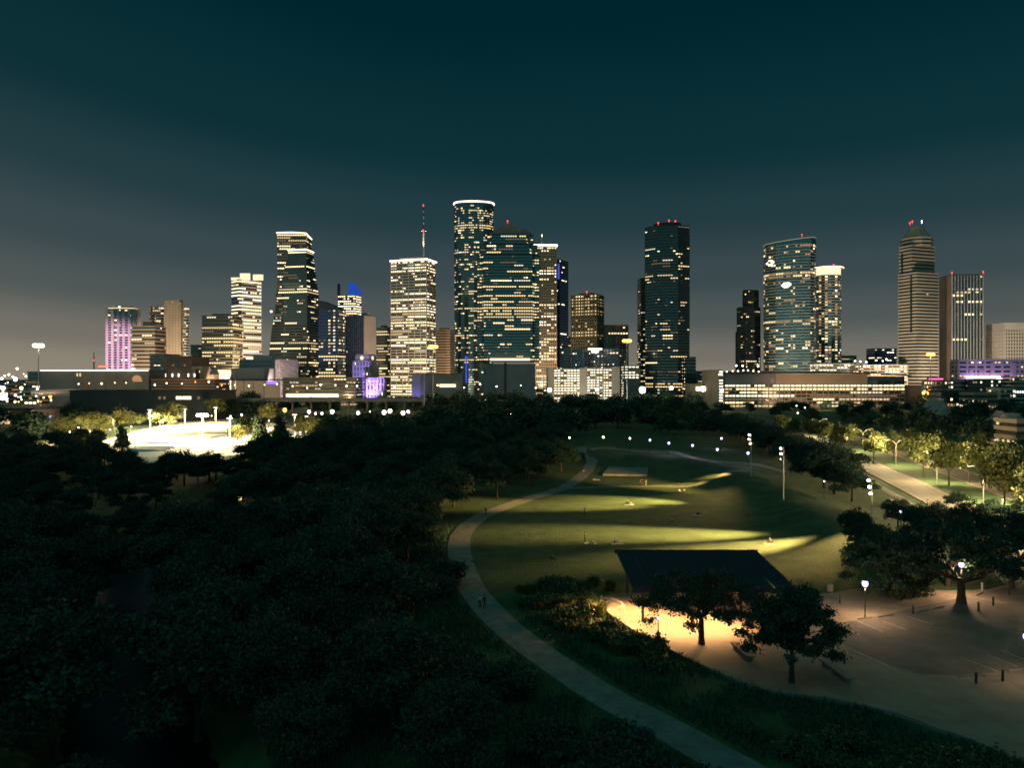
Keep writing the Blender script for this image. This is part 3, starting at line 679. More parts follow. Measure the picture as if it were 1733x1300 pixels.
# three-step tower
d = 1080; a = rect(1245, 1262, 1286, d + 12, 50); r = root_for('stepped_dark_tower', 'dark tower rising in three rounded steps left of the curved glass tower', 'building', a)
for sd, (l, c, rr, t, dd) in enumerate(((1245, 1250, 1256, 562, 10), (1247, 1262, 1287, 520, 4), (1257, 1266, 1284, 490, 10))):
    q = rect(l, c, rr, d + dd, 45); facade(r, [(0, q), (Z(t, d), q)], fh=3.9, bf=0.34, wall='dark_wall', glass='dark_glass', pier=(3, 0.7, 0.25), lit=dict(p=(0.02, 0.22, 0.16)[sd], row=0.0, coh=0.45, pal='gold', bay=2.5), seed=32 + sd)
# curved glass tower
d = 1000; P = plan(1336, d, [(1291, 30), (1293, 18), (1300, 9), (1312, 3), (1326, -1), (1342, -4), (1358, -5), (1372, -3), (1379, 4), (1381, 14), (1379, 26), (1366, 36), (1345, 42), (1315, 43), (1298, 39)])
r = root_for('curved_glass_tower', 'broad curved glass tower with two white reflections and lit floor lines', 'building', P)
zl, zr = Z(410, d), Z(402, d)
facade(r, [(0, P), (zl, P)], fh=3.9, bf=0.2, wall='pale_wall', glass='teal_glass', lit=dict(p=0.17, row=0.0, coh=0.55, pal='orange', bay=2.4, cols=0.05), seed=36, rows={5: 0.9, 8: 0.85, 26: 0.95, -11: 0.9, -12: 0.7, 2: 0.5, -2: 0.45}, roof=False)
m = MB(ORG[r.name]); top = [(x, y, zl - 0.3) for x, y in P]; hi = [(x, y, zl + 1.0 + 4.5 * min(1, max(0, (x - P[0][0]) / (P[9][0] - P[0][0])))) for x, y in P]; nn = len(P)
m.add(top + hi, [(i, (i + 1) % nn, nn + (i + 1) % nn, nn + i) for i in range(nn)] + [tuple(range(nn, 2 * nn))]); m.build('slanted_parapet', 'teal_glass', r)
m = MB(ORG[r.name]); m.tube(hi + [hi[0]], 0.35, 4, False); m.build('parapet_light', 'win_pale', r)
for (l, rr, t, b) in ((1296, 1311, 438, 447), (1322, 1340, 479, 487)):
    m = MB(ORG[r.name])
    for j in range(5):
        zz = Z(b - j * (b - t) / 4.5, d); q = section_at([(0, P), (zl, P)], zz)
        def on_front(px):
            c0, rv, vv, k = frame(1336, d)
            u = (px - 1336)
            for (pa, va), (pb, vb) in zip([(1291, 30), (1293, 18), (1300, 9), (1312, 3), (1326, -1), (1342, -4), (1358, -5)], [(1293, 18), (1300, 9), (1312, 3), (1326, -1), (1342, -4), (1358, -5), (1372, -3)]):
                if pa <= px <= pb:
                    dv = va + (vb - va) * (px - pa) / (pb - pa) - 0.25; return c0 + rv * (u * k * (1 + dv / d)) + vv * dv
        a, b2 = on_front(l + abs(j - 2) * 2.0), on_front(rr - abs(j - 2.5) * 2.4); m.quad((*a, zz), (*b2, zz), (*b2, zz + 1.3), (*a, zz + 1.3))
    m.build('glowing_reflection', 'garage_hi', r)  # white reflection on the glass, put in as glowing strips
beacon(r, 1357, 397, d + 12, 0.7)
# cylinder tower
d = 1060; P = ellipse(1378, 1425, d, 40, 24); r = root_for('cylinder_tower', 'round glass tower with a glowing drum and disc on top', 'building', P)
z1 = Z(466, d); facade(r, [(0, P), (z1, P)], fh=3.9, bf=0.2, wall='pale_wall', glass='teal_glass', lit=dict(p=0.17, row=0.0, coh=0.4, pal='orange', bay=2.4, cols=0.07), seed=37, rows={3: 0.9})
m = MB(ORG[r.name]); m.prism(shrink(P, 1.4), z1 + 1.2, Z(452, d)); m.build('glowing_drum', 'crown_soft', r)
m = MB(ORG[r.name]); m.prism(shrink(P, -2.6), Z(452, d), Z(450, d)); m.build('roof_disc', 'pale_wall', r)
crown_line(r, shrink(P, -2.7), Z(451.3, d), 'crown_warm', 0.5); beacon(r, 1411, 448, d + 18, 0.9)
# tan banded tower
d = 940; r0 = rect(1519, 1551, 1589, d, 42); r = root_for('tan_banded_tower', 'tall tan banded tower with a dark vertical slot and a faceted top', 'building', r0)
zb = Z(462, d); kw = dict(fh=4.1, bf=0.48, wall='tan_wall', glass='dark_glass')
facade(r, [(0, r0), (zb, r0)], lit=dict(p=0.012, row=0.0, bay=2.8, pal='dim'), seed=38, **kw)
r1 = rect(1521, 1543, 1583, d + 8, 42); zt = Z(414, d); facade(r, [(zb, r1), (zt, r1)], lit=dict(p=0.01, row=0.0, bay=2.8), seed=39, **kw)
oc = ellipse(1521, 1581, d + 10, 42, 10); facade(r, [(zt, oc), (Z(400, d), oc)], lit=dict(p=0.04, row=0.0, bay=2.8), seed=40, **kw)
m = MB(ORG[r.name]); m.prism(shrink(oc, 0.5), Z(400, d), Z(386, d), shrink(oc, 8)); m.prism(shrink(oc, 8.6), Z(386, d) - 0.4, Z(377, d), shrink(oc, 12)); m.build('faceted_top', 'tan_wall', r)
for px, py in ((1540, 377), (1544, 374.5)): beacon(r, px, py, d + 12, 0.9)
beacon(r, 1560, 374, d + 20, 0.6, 'lamp_white')
C_ = Vector(r0[1]); A_ = Vector(r0[0]); e = (A_ - C_).normalized(); nrm = Vector((-e.y, e.x)); nrm = nrm if nrm.y < 0 else -nrm
m = MB(ORG[r.name]); s0 = C_ + e * 6.2; m.prism([tuple(s0 + nrm * 0.35), tuple(s0 + nrm * 0.35 + e * 2.8), tuple(s0 - nrm * 0.2 + e * 2.8), tuple(s0 - nrm * 0.2)], Z(562, d), Z(464, d)); m.build('window_slot', 'dark_glass', r)
m = MB(ORG[r.name]); s0 = Vector(r1[1]) + (Vector(r1[0]) - Vector(r1[1])).normalized() * 13; m.prism([tuple(s0 + nrm * 0.35), tuple(s0 + nrm * 0.35 + e * 2.6), tuple(s0 - nrm * 0.2 + e * 2.6), tuple(s0 - nrm * 0.2)], Z(462, d), Z(424, d)); m.build('window_slot', 'dark_glass', r)
# finned tower on the right
d = 1000; p = rect(1590, 1611, 1664, d, 62); r = root_for('finned_tower', 'brown tower with black vertical window strips and red corner lights', 'building', p)
z1 = Z(466, d); facade(r, [(0, p), (z1, p)], fh=4.1, bf=0.12, wall='dark_wall', glass='dark_glass', pier=(4.2, 0.8, 0.05), pier_wall='mauve_wall', lit=dict(p=0.1, row=0.02, coh=0.7, bay=3.7, gap=0.55, side={0: 0.0}), seed=41, rows={-6: 0.5, -9: 0.6, -13: 0.75, -21: 0.4})
A_, B_ = Vector(p[0]), Vector(p[1]); nn = (B_ - A_).normalized(); nn = Vector((nn.y, -nn.x)) * 0.8; m = MB(ORG[r.name])
m.prism([tuple(A_ - nn), tuple(A_ + nn), tuple(B_ + nn), tuple(B_ - nn)], 0, z1 + 0.8); m.build('blank_wall', 'brown_wall', r)
beacon(r, 1611, 461, d - 1, 0.8); beacon(r, 1664, 460, d + 20, 0.9)
simple('far_dark_block', 'small dark block with a crown of white lights left of the tan banded tower', 1480, 1518, 1518, 591, 1250, dp=30, fh=4.2, bf=0.4, wall='dark_wall', glass='blue_glass', lit=dict(p=lambda t: 0.12 + 0.6 * max(0, t - 0.6), row=0.1, bay=3, pal='bright'), seed=42)
simple('teal_side_block', 'teal glass block with a pale edge at the right of the finned tower', 1670, 1697, 1703, 579, 1050, 20, dp=30, fh=4.2, bf=0.3, wall='dark_wall', glass='teal_glass', lit=dict(p=0.01, bay=3), seed=43)
simple('gridded_office', 'pale gridded office block cut by the right edge of the picture', 1701, 1760, 1760, 558, 1000, dp=40, fh=4.4, bf=0.42, wall='pale_wall', glass='brown_glass', pier=(3.4, 1.3, 0.3), lit=dict(p=0.08, row=0.05, coh=0.6, pal='dim', bay=3.4, gap=0.6), seed=44, cap=9)
simple('tiny_far_block', 'small far block just right of the cylinder tower', 1425, 1450, 1450, 603, 1300, dp=30, fh=4, bf=0.5, wall='tan_wall', lit=dict(p=0.15, bay=3), seed=45)
# ================================================================== LOW BUILDINGS
PAL['garage'] = ['garage_hi', 'win_white', 'win_hi', 'garage_hi', 'win_white']
def part_prism(r, name, poly, z0, z1, mat, poly1=None):
    m = MB(ORG[r.name]); m.prism(poly, z0, z1, poly1); return m.build(name, mat, r)
def wallbox(xl, xr, d, dp): return rect(xl, xr, xr, d, dp=dp)
# long hall with a lit roof line, far left
d = 760; p = wallbox(68, 252, d, 60); r = root_for('long_hall', 'long grey hall with a bright line of light along its roof', 'building', p)
part_prism(r, 'wall', p, 0, Z(629, d), 'grey_wall'); part_prism(r, 'roof', shrink(p, -0.6), Z(629, d), Z(628, d), 'dark_wall')
part_prism(r, 'roof_light', wallbox(68, 250, d - 1.0, 1.2), Z(627.9, d), Z(626.4, d), 'crown_warm')
for px in (125, 130, 141, 160, 178, 196): part_prism(r, 'pilaster', wallbox(px, px + 1.2, d - 0.5, 0.9), 0, Z(629.3, d), 'grey_wall')
for px in (129.5, 134.5): part_prism(r, 'wall_lamp', wallbox(px, px + 1.6, d - 0.9, 0.7), Z(637, d), Z(632, d), 'win_mid')
m = MB(ORG[r.name]); cxx, rad = X(232, d), 4.6; arc = [(cxx + rad * math.cos(math.pi * i / 12), Z(643, d) + rad * math.sin(math.pi * i / 12)) for i in range(13)]
m.add([(a, d - 0.8, b) for a, b in arc] + [(a, d + 0.3, b) for a, b in arc], [tuple(range(12, -1, -1))] + [(i, i + 1, i + 14, i + 13) for i in range(12)]); m.build('arched_window', 'win_orange', r)
part_prism(r, 'arch_base', wallbox(225, 240, d - 0.9, 1.0), Z(646, d), Z(643.2, d), 'win_orange')
r, p, z1 = simple('small_block', 'small grey block with lit window rows at the left end of the long hall', 46, 68, 68, 631, 800, dp=20, fh=4.6, bf=0.5, wall='grey_wall', lit=dict(p=0.3, row=0.1, bay=3, pal='warm'), seed=60)
# theatre centre in brown stone
d = 800; pm_ = wallbox(253, 343, d, 50); r = root_for('theatre_centre', 'brown stone theatre centre with a round dark window', 'building', pm_)
a = wallbox(253, 278, d, 40); facade(r, [(0, a), (Z(601, d), a)], fh=3.4, bf=0.62, wall='grey_wall', glass='dark_glass', lit=dict(p=0.05, bay=3), seed=61)
part_prism(r, 'wall', wallbox(278.2, 325, d, 46), 0, Z(603, d), 'brown_wall')
for py in (606, 610.5): part_prism(r, 'wall_groove', wallbox(286, 321, d - 0.3, 0.6), Z(py + 1, d), Z(py, d), 'dark_wall')
m = MB(ORG[r.name]); c = (X(302, d), d - 0.5, Z(617, d)); n = 18
m.add([(c[0] + 3.4 * math.cos(2 * math.pi * k / n), c[1], c[2] + 2.6 * math.sin(2 * math.pi * k / n)) for k in range(n)], [tuple(range(n))]); m.build('round_window', 'dark_glass', r)
for px in (293, 312): part_prism(r, 'spot_lamp', wallbox(px - 1, px + 1, d - 0.8, 0.7), Z(619, d), Z(617.5, d), 'win_orange')
part_prism(r, 'portal', wallbox(325, 330, d - 3, 20), 0, Z(620, d), 'tan_wall'); part_prism(r, 'portal', wallbox(338, 343, d - 3, 20), 0, Z(620, d), 'tan_wall'); part_prism(r, 'portal_lintel', wallbox(330.1, 337.9, d - 3, 20), Z(625, d), Z(620, d), 'tan_wall')
for px, py in ((326, 629), (336, 629)): part_prism(r, 'lobby_light', wallbox(px - 2, px + 2, d + 8, 1), Z(py + 1.6, d), Z(py - 1.6, d), 'win_hi')
for px in (268.5, 279.5, 291.5, 302, 318.5, 329): part_prism(r, 'wall_lamp', wallbox(px - 0.8, px + 0.8, d - 4, 0.8), Z(638, d), Z(632.5, d), 'win_white')
for px in (268.5, 279.5, 291.5, 302, 318.5, 329): part_prism(r, 'lamp_post', wallbox(px - 0.3, px + 0.3, d - 4, 0.4), 0, Z(638.1, d), 'dark_metal')
r, p, z1 = simple('open_garage', 'three-level open parking garage with rows of lamps below the theatre centre', 256, 364, 364, 644, 740, dp=40, cat='garage', fh=2.9, bf=0.45, wall='brown_wall', glass='dark_wall', lit=dict(p=0.2, row=0.0, coh=0.5, bay=1.8, pal='bright', gap=0.7), seed=62)
# white theatre box with canopy
d = 830; p = wallbox(345, 391, d, 40); r = root_for('white_theatre', 'white floodlit theatre box with a thin dark canopy', 'building', p)
part_prism(r, 'white_wall', p, 0, Z(626, d), 'white_concrete'); part_prism(r, 'side_hall', wallbox(391.2, 447, d + 14, 34), 0, Z(623, d), 'mauve_wall')
part_prism(r, 'low_block', wallbox(343, 362, d - 16, 14), 0, Z(634, d), 'brown_wall')
part_prism(r, 'lobby_glass', wallbox(391.3, 470, d + 4, 8), 0, Z(645, d), 'win_dim')
m = MB(ORG[r.name]); q = plan(430, d, [(384, -8), (478, -8), (482, 14), (390, 14)]); m.prism(q, Z(643.6, d), Z(641.6, d)); m.build('canopy', 'dark_wall', r)
part_prism(r, 'violet_light', wallbox(451, 468, d + 3.4, 0.5), Z(650, d), Z(645.4, d), 'violet_led')
for px in (398, 412, 428, 446, 472): part_prism(r, 'column', wallbox(px, px + 1, d - 5, 0.6), 0, Z(643.7, d), 'pale_wall')
# pale gridded block
simple('pale_opera_block', 'pale mauve block with small square windows on one side and bands on the other', 405, 465, 505, 610, 900, 38, fh=5.0, bf=0.5, wall='mauve_wall', glass='brown_glass', pier=(3.4, 2.0, 0.3), lit=dict(p=0.14, row=0.0, coh=0.3, bay=3.4, gap=0.45, side={1: 0.3}), seed=63, pl=0.55, ph=5)
r, p, z1 = simple('low_banded_office', 'long low banded office with a bright ground floor under the flared tower', 478, 603, 603, 641, 800, dp=36, fh=3.4, bf=0.55, wall='olive_wall', glass='brown_glass', lit=dict(p=0.2, row=0.0, coh=0.4, bay=2.4, pal='warm'), seed=64, rows={1: 0.75, 0: 0.9})
part_prism(r, 'lobby_light', wallbox(484, 572, 797, 1.5), 10.2, 13.2, 'garage_hi')
# violet city hall
d = 900; p = rect(598, 624, 640, d, 32); r = root_for('violet_city_hall', 'stepped stone city hall washed in violet light with round lit clock faces', 'building', p)
zz = Z(612, d); facade(r, [(0, p), (zz, p)], fh=6, bf=0.25, wall='pale_wall', glass='dark_glass', pier=(4, 2.4, 0.4), lit=dict(p=0.2, bay=4, gap=0.4, pal='bright', coh=0.2), seed=65)
q = rect(601, 624, 637, d + 2, 32); part_prism(r, 'clock_stage', q, zz + 1.4, Z(602, d), 'pale_wall'); part_prism(r, 'clock_stage_cap', shrink(q, 1), Z(602, d), Z(599.5, d), 'pale_wall')
for px, cc, ax in ((611, 0.5, 0), (631, 0.5, 1)):
    A_, B_ = (Vector(q[0]), Vector(q[1])) if ax == 0 else (Vector(q[1]), Vector(q[2])); mid = (A_ + B_) / 2; e = (B_ - A_).normalized(); nn = Vector((e.y, -e.x)) * 0.25
    m = MB(ORG[r.name]); n = 16; zc = Z(606, d) + 0.3; m.add([(*(mid + nn + e * 2.5 * math.cos(2 * math.pi * k / n)), zc + 2.5 * math.sin(2 * math.pi * k / n)) for k in range(n)], [tuple(range(n))]); face = m.build('clock_face', 'crown_soft', r)
    m = MB(ORG[r.name]); c0 = mid + nn * 1.3
    for an, ln in ((1.9, 1.9), (0.4, 1.3)):
        m.tube([(*c0, zc), (*(c0 + e * ln * math.cos(an)), zc + ln * math.sin(an))], 0.12, 4)
    m.build('clock_hands', 'dark_metal', face)
m = MB(ORG[r.name]); m.tube([(X(617, d), d + 10, Z(600, d)), (X(617, d), d + 10, Z(586, d))], 0.3, 5); m.build('flag_mast', 'pale_metal', r)
q = rect(621, 650, 653, d - 18, 20); facade(r, [(0, q), (Z(641, d), q)], fh=7, bf=0.2, wall='pale_wall', glass='dark_glass', pier=(4, 2.4, 0.4), lit=dict(p=0.3, bay=4, gap=0.4, pal='bright'), seed=66)
# grey concert hall
d = 850; p = wallbox(697, 768, d, 50); r = root_for('grey_concert_hall', 'plain grey concert hall with a blue lit end below the antenna tower', 'building', p)
part_prism(r, 'wall', wallbox(712, 768, d, 50), 0, Z(633, d), 'grey_wall'); part_prism(r, 'blue_lit_wall', wallbox(697, 711.7, d + 3, 40), 0, Z(634, d), 'mauve_wall'); part_prism(r, 'end_wall', wallbox(768.2, 783, d + 2, 40), 0, Z(632, d), 'grey_wall'); part_prism(r, 'roof_edge', wallbox(711, 769, d - 1.2, 52), Z(633, d), Z(632, d), 'dark_wall')
part_prism(r, 'entrance_light', wallbox(744, 771, d - 0.6, 0.5), Z(655, d), Z(650.5, d), 'win_hi')
# bright garages
def garage(name, label, xl, xr, top, d, dp, fh, seed, bay, wall='pale_wall', p=0.95):
    r, q, z1 = simple(name, label, xl, xr, xr, top, d, dp=dp, cat='garage', fh=fh, bf=0.42, wall=wall, glass='brown_glass', lit=dict(p=p * 0.95, row=0.3, coh=0.3, bay=bay, pal='garage', gap=0.66, dark=0.0), seed=seed, pier=(bay * 3, 0.8, 0.2)); return r
r = garage('bright_garage', 'dazzling white open garage in front of the mid-rise apartments', 937, 982, 626, 850, 40, 2.9, 67, 2.6)
q = wallbox(993, 1036, 850, 40); facade(r, [(0, q), (Z(625, 850), q)], fh=2.9, bf=0.42, wall='pale_wall', glass='brown_glass', pier=(9, 0.9, 0.2), lit=dict(p=0.9, row=0.3, coh=0.3, bay=2.6, pal='garage', gap=0.66, dark=0), seed=68)
part_prism(r, 'stair_tower', wallbox(982.3, 992.7, 848, 30), 0, Z(623, 850), 'pale_wall'); part_prism(r, 'stair_tower', wallbox(1036.3, 1049, 848, 30), 0, Z(621, 850), 'pale_wall'); part_prism(r, 'stair_tower', wallbox(927, 936.7, 848, 30), 0, Z(622, 850), 'pale_wall')
r = garage('small_garage', 'small bright garage left of the lone black tower', 1057, 1082, 620, 900, 26, 3.1, 69, 3.0)
part_prism(r, 'lower_wall', wallbox(1056, 1083, 899, 4), 0, Z(641, 900), 'grey_wall')
m = MB(ORG[r.name])
# white rooftop sign light of the apartments
o = empty('rooftop_light', (X(1007, 1000), 1000, Z(592, 1000)), 'white glowing rooftop canopy light above the mid-rise apartments', 'rooftop light')
m = MB(); m.box((0, 0, 0.8), (18, 2, 2.4)); m.build('light_panel', 'garage_hi', o); m = MB(); m.box((0, 0, -2.2), (9, 1.6, 3.4)); m.build('light_panel', 'garage_hi', o)
m = MB(); m.box((-4, 0, -4.6), (0.4, 0.4, 3)); m.box((4, 0, -4.6), (0.4, 0.4, 3)); m.build('support', 'dark_metal', o)
# arena
d = 760; p = wallbox(1225, 1530, d, 90); r = root_for('arena', 'long low arena with a glowing glass ground floor and a curved dark roof', 'building', p)
zg = Z(651, d)
q = wallbox(1226, 1532, d + 0.5, 60); facade(r, [(0, q), (zg, q)], fh=3.3, bf=0.3, wall='tan_wall', glass='brown_glass', pier=(5.4, 0.5, 0.25), lit=dict(p=0.92, row=0.5, coh=0.5, pal='warm', bay=2.7, gap=0.8, dark=0, tall=0.75), seed=70, roof=False)
part_prism(r, 'grey_wall_panel', wallbox(1226, 1312.6, d - 1, 60), zg + 0.1, Z(632.5, d), 'grey_wall'); part_prism(r, 'tan_wall_panel', wallbox(1313, 1468, d - 1.4, 60), zg + 0.1, Z(633, d), 'tan_wall'); part_prism(r, 'glass_wall_panel', wallbox(1468.4, 1531, d - 0.6, 60), zg + 0.1, Z(637, d), 'dark_glass')
m = MB(ORG[r.name]); yf, yb = d - 5, d + 86; cols = []
for i in range(25):
    t = i / 24; px = 1222 + 316 * t; py = 632.3 + (5.0 * max(0, (t - 0.72) / 0.28) ** 1.6 + 1.2 * max(0, (0.25 - t) / 0.25))
    cols.append((px, py))
vs = [(X(px, d), yf, Z(py, d)) for px, py in cols] + [(X(px, d), yf, Z(py, d) + 1.3) for px, py in cols] + [(X(px, d), yb, Z(py, d) + 3.2) for px, py in cols]
n = 25; m.add(vs, [(i, i + 1, n + i + 1, n + i) for i in range(24)] + [(n + i, n + i + 1, 2 * n + i + 1, 2 * n + i) for i in range(24)]); m.build('curved_roof', 'dark_wall', r)
m = MB(ORG[r.name]); lx, lz = X(1306, d), Z(648, d); s_ = d / F
for pts in ([(-2.5, 0), (-0.5, 0), (1.2, 5), (-0.5, 8.5), (-2.2, 4)], [(0.8, 0), (2.4, 0), (2.6, 4.2), (1.6, 6.4)]):
    m.add([(lx + a * s_, d - 1.35, lz + b * s_) for a, b in pts], [tuple(range(len(pts)))])
m.build('wall_emblem', 'paint', r)
part_prism(r, 'end_wall', wallbox(1532.5, 1560, d + 4, 50), 0, Z(652, d), 'brown_wall')
q = wallbox(1205, 1216, d - 6, 40); part_prism(r, 'stair_tower', q, 0, Z(626, d), 'tan_wall')
q = wallbox(1216.3, 1224.6, d - 5, 38); facade(r, [(0, q), (Z(628, d), q)], fh=2.9, bf=0.34, wall='pale_wall', glass='brown_glass', lit=dict(p=0.95, row=0.5, pal='garage', bay=2.5, dark=0), seed=71)
part_prism(r, 'low_lit_wing', wallbox(1168, 1204.5, d + 20, 20), 0, Z(650, d), 'tan_wall')
part_prism(r, 'wing_light', wallbox(1178, 1200, d + 19.5, 0.5), Z(662, d), Z(655, d), 'win_hi')
r = garage('rooftop_garage', 'upper garage deck with white lamps behind the arena', 1386, 1459, 617, 960, 40, 3.2, 72, 3.2, 'pale_wall', 0.7)
r = garage('tan_garage', 'warm tan garage behind the right end of the arena', 1460, 1536, 619, 930, 40, 3.2, 73, 3.2, 'tan_wall', 0.55)
# violet lit complex on the right
d = 820; p = wallbox(1622, 1800, d, 14); r = root_for('violet_complex', 'long tan complex washed with violet light above a magenta light line', 'building', p)
facade(r, [(0, p), (Z(612, d), p)], fh=5.0, bf=0.55, wall='mauve_wall', glass='dark_glass', pier=(9, 2.2, 0.4), lit=dict(p=0.14, bay=3, pal='gold', coh=0.2, gap=0.6), seed=74, cap=2.6)
part_prism(r, 'led_line', wallbox(1636, 1693, d - 3.4, 1), Z(640, d), Z(637.2, d), 'pinkwhite_led'); part_prism(r, 'led_line', wallbox(1688, 1716, d - 5, 1), Z(642.4, d), Z(640.4, d), 'pinkwhite_led'); part_prism(r, 'canopy', wallbox(1634, 1722, d - 3, 3), Z(644.5, d), Z(643, d), 'dark_wall')
for px in (1644, 1661, 1680, 1717, 1735): part_prism(r, 'violet_pier', wallbox(px - 3.4, px + 3.4, d - 0.9, 0.6), Z(637, d), Z(614 if px > 1670 else 626, d), 'mauve_wall')
o = empty('magenta_sign', (X(1584, 800), 800, Z(641.5, 800)), 'glowing magenta light strip at the foot of the tan banded tower', 'light strip'); m = MB(); m.tube([(-7.3, 0, 0), (7.3, 0, 0)], 0.6, 6); m.build('light_tube', 'magenta_led', o); m = MB(); m.box((0, 1.2, 0.2), (17, 0.8, 2.6)); m.build('backing', 'dark_wall', o); m = MB(); m.box((-6, 1.2, -14), (0.5, 0.5, 26)); m.box((6, 1.2, -14), (0.5, 0.5, 26)); m.build('support', 'dark_metal', o)
# parade of small shops
PAL['shops'] = ['win_white', 'win_orange', 'win_dim', 'win_hi', 'win_pale']
sh = [(1577, 1604, 646, 700, 'glass fronted shop with bluish white lights left of the parade'), (1604, 1637, 646, 705, 'glass fronted shop with warm shutters in the parade'), (1637, 1668, 645, 700, 'mid parade shop under the magenta light line'), (1668, 1716, 644, 710, 'wide parade shop with the brightest white lamps'), (1716, 1760, 640, 690, 'cream shop with dark windows cut by the right picture edge'), (1592, 1640, 664, 560, 'low dark shop with small orange windows below the parade'), (1648, 1690, 668, 540, 'low cream bungalow with two warm lamps below the parade'), (1694, 1720, 660, 600, 'small kiosk with bright white window right of the bungalow')]
for i, (a, b, t, dd, lb) in enumerate(sh):
    r, p, z1 = simple('shop', lb, a, b, b, t, dd, dp=18, fh=3.6, bf=0.3, wall=['grey_wall', 'mauve_wall', 'dark_wall', 'grey_wall', 'pale_wall', 'dark_wall', 'tan_wall', 'pale_wall'][i], glass='dark_glass', lit=dict(p=[0.4, 0.3, 0.25, 0.4, 0.1, 0.2, 0.25, 0.35][i], bay=1.7, pal='shops', coh=0.15, gap=0.6), seed=80 + i)
# houses among the trees
def house(px, py, d, w, label, ridge='y', lamps=(), wall='pale_wall', rz=0.0):
    x = X(px, d); o = empty('house', (x, d, 0), label, 'house', None, rz); h = Z(py, d); dp = w * 1.2; hw = h * 0.62
    m = MB(); m.box((0, 0, hw / 2), (w, dp, hw)); m.build('wall', wall, o)
    m = MB(); e = 0.4; a, b = w / 2 + e, dp / 2 + e
    m.add([(-a, -b, hw - 0.2), (a, -b, hw - 0.2), (a, b, hw - 0.2), (-a, b, hw - 0.2), (0, -b, h), (0, b, h), (-a, -b, hw), (a, -b, hw), (a, b, hw), (-a, b, hw), (0, -b, h + 0.25), (0, b, h + 0.25)],
          [(6, 10, 11, 9), (10, 7, 8, 11), (0, 4, 10, 6), (4, 1, 7, 10), (2, 5, 11, 8), (5, 3, 9, 11), (0, 6, 9, 3), (1, 2, 8, 7), (0, 3, 5, 4), (4, 5, 2, 1)]); m.build('roof', 'grey_wall', o)
    m = MB(); m.add([(-w / 2, -dp / 2 - 0.02, hw - 0.2), (w / 2, -dp / 2 - 0.02, hw - 0.2), (0, -dp / 2 - 0.02, h - 0.2)], [(0, 1, 2)]); m.build('gable', wall, o)
    for (lx, lz, mt) in lamps: m = MB(); m.box((lx, -dp / 2 - 0.08, lz), (0.9, 0.14, 1.2)); m.build('window', mt, o)
    m = MB(); m.box((w * 0.12, -dp / 2 - 0.06, 1.05), (1.0, 0.1, 2.1)); m.build('door', 'wood', o)
    return o
house(1583, 678, 480, 10, 'white gabled house peeping over dark trees below the tan tower', lamps=((-2, 6.5, 'win_hi'), (2, 2, 'win_dim')), rz=0.3)
house(1692, 696, 330, 9, 'gabled house with lit garden lamps among trees at the far right', lamps=((-1.5, 8.4, 'win_white'), (2, 4, 'win_mid'), (-2.5, 4, 'win_white')), rz=-0.35)
house(1712, 700, 345, 7, 'second dim gable beside the lamp lit house', lamps=((1, 5, 'win_dim'),), rz=0.25)
simple('cream_corner_house', 'cream corner building with two warm windows at the right picture edge', 1721, 1760, 1760, 716, 290, dp=14, fh=3.0, bf=0.5, wall='tan_wall', glass='brown_glass', lit=dict(p=0.35, bay=2.2, pal='warm', gap=0.5), seed=90)
house(1605, 690, 470, 8, 'dim house roof right of the white gabled house', lamps=((0, 3, 'win_dim'),), rz=-0.2)
# dark sheds left
d = 560; p = wallbox(118, 366, d, 40); r = root_for('dark_warehouse', 'long unlit warehouse below the theatre centre', 'building', p)
part_prism(r, 'wall', p, 0, Z(662, d), 'dark_wall'); part_prism(r, 'roof', shrink(p, -0.8), Z(662, d), Z(660.5, d), 'dark_wall')
for px in (270, 278, 300, 305, 311, 316, 321, 336): part_prism(r, 'window', wallbox(px - 2, px + 2, d - 0.3, 0.4), Z(676, d), Z(671, d), 'win_white' if 299 < px < 322 else 'win_dim')
d = 470; p = wallbox(-40, 52, d, 30); r = root_for('flat_roofed_shed', 'flat roofed shed with a glowing front at the far left edge', 'building', p)
part_prism(r, 'wall', p, 0, Z(694, d), 'tan_wall'); part_prism(r, 'roof', shrink(wallbox(-42, 54, d - 4, 36), 0), Z(694, d), Z(690.5, d), 'dark_wall'); part_prism(r, 'lit_front', wallbox(-38, 16, d - 0.4, 0.3), 2, Z(697, d), 'win_mid')  # lit wall, its light put in as a glowing panel
# elevated motorway
d0 = 600
o = empty('overpass', (X(550, d0), d0, 0), 'dark elevated motorway crossing behind the car park', 'bridge'); org = (X(550, d0), d0, 0)
m = MB(org); m.prism([(X(380, d0), d0), (X(720, d0), d0), (X(720, d0), d0 + 14), (X(380, d0), d0 + 14)], Z(680, d0), Z(677, d0)); m.build('deck', 'grey_wall', o)
for yy in (d0 - 0.3, d0 + 14): m = MB(org); m.box((X(550, d0), yy, Z(675.6, d0)), (X(720, d0) - X(380, d0), 0.3, 1.1)); m.build('parapet', 'grey_wall', o)
for px in range(395, 716, 32): m = MB(org); m.tube([(X(px, d0), d0 + 7, 0), (X(px, d0), d0 + 7, Z(680, d0) - 1)], 0.9, 8); m.box((X(px, d0), d0 + 7, Z(680.6, d0)), (2, 11, 1)); m.build('pillar', 'grey_wall', o)
# car park lit behind the trees
structure(poly_sheet('car_park', [flat(*p) for p in [(480, 712), (520, 700), (700, 698), (705, 712), (690, 716), (560, 720)]], 0.1, 'road'))
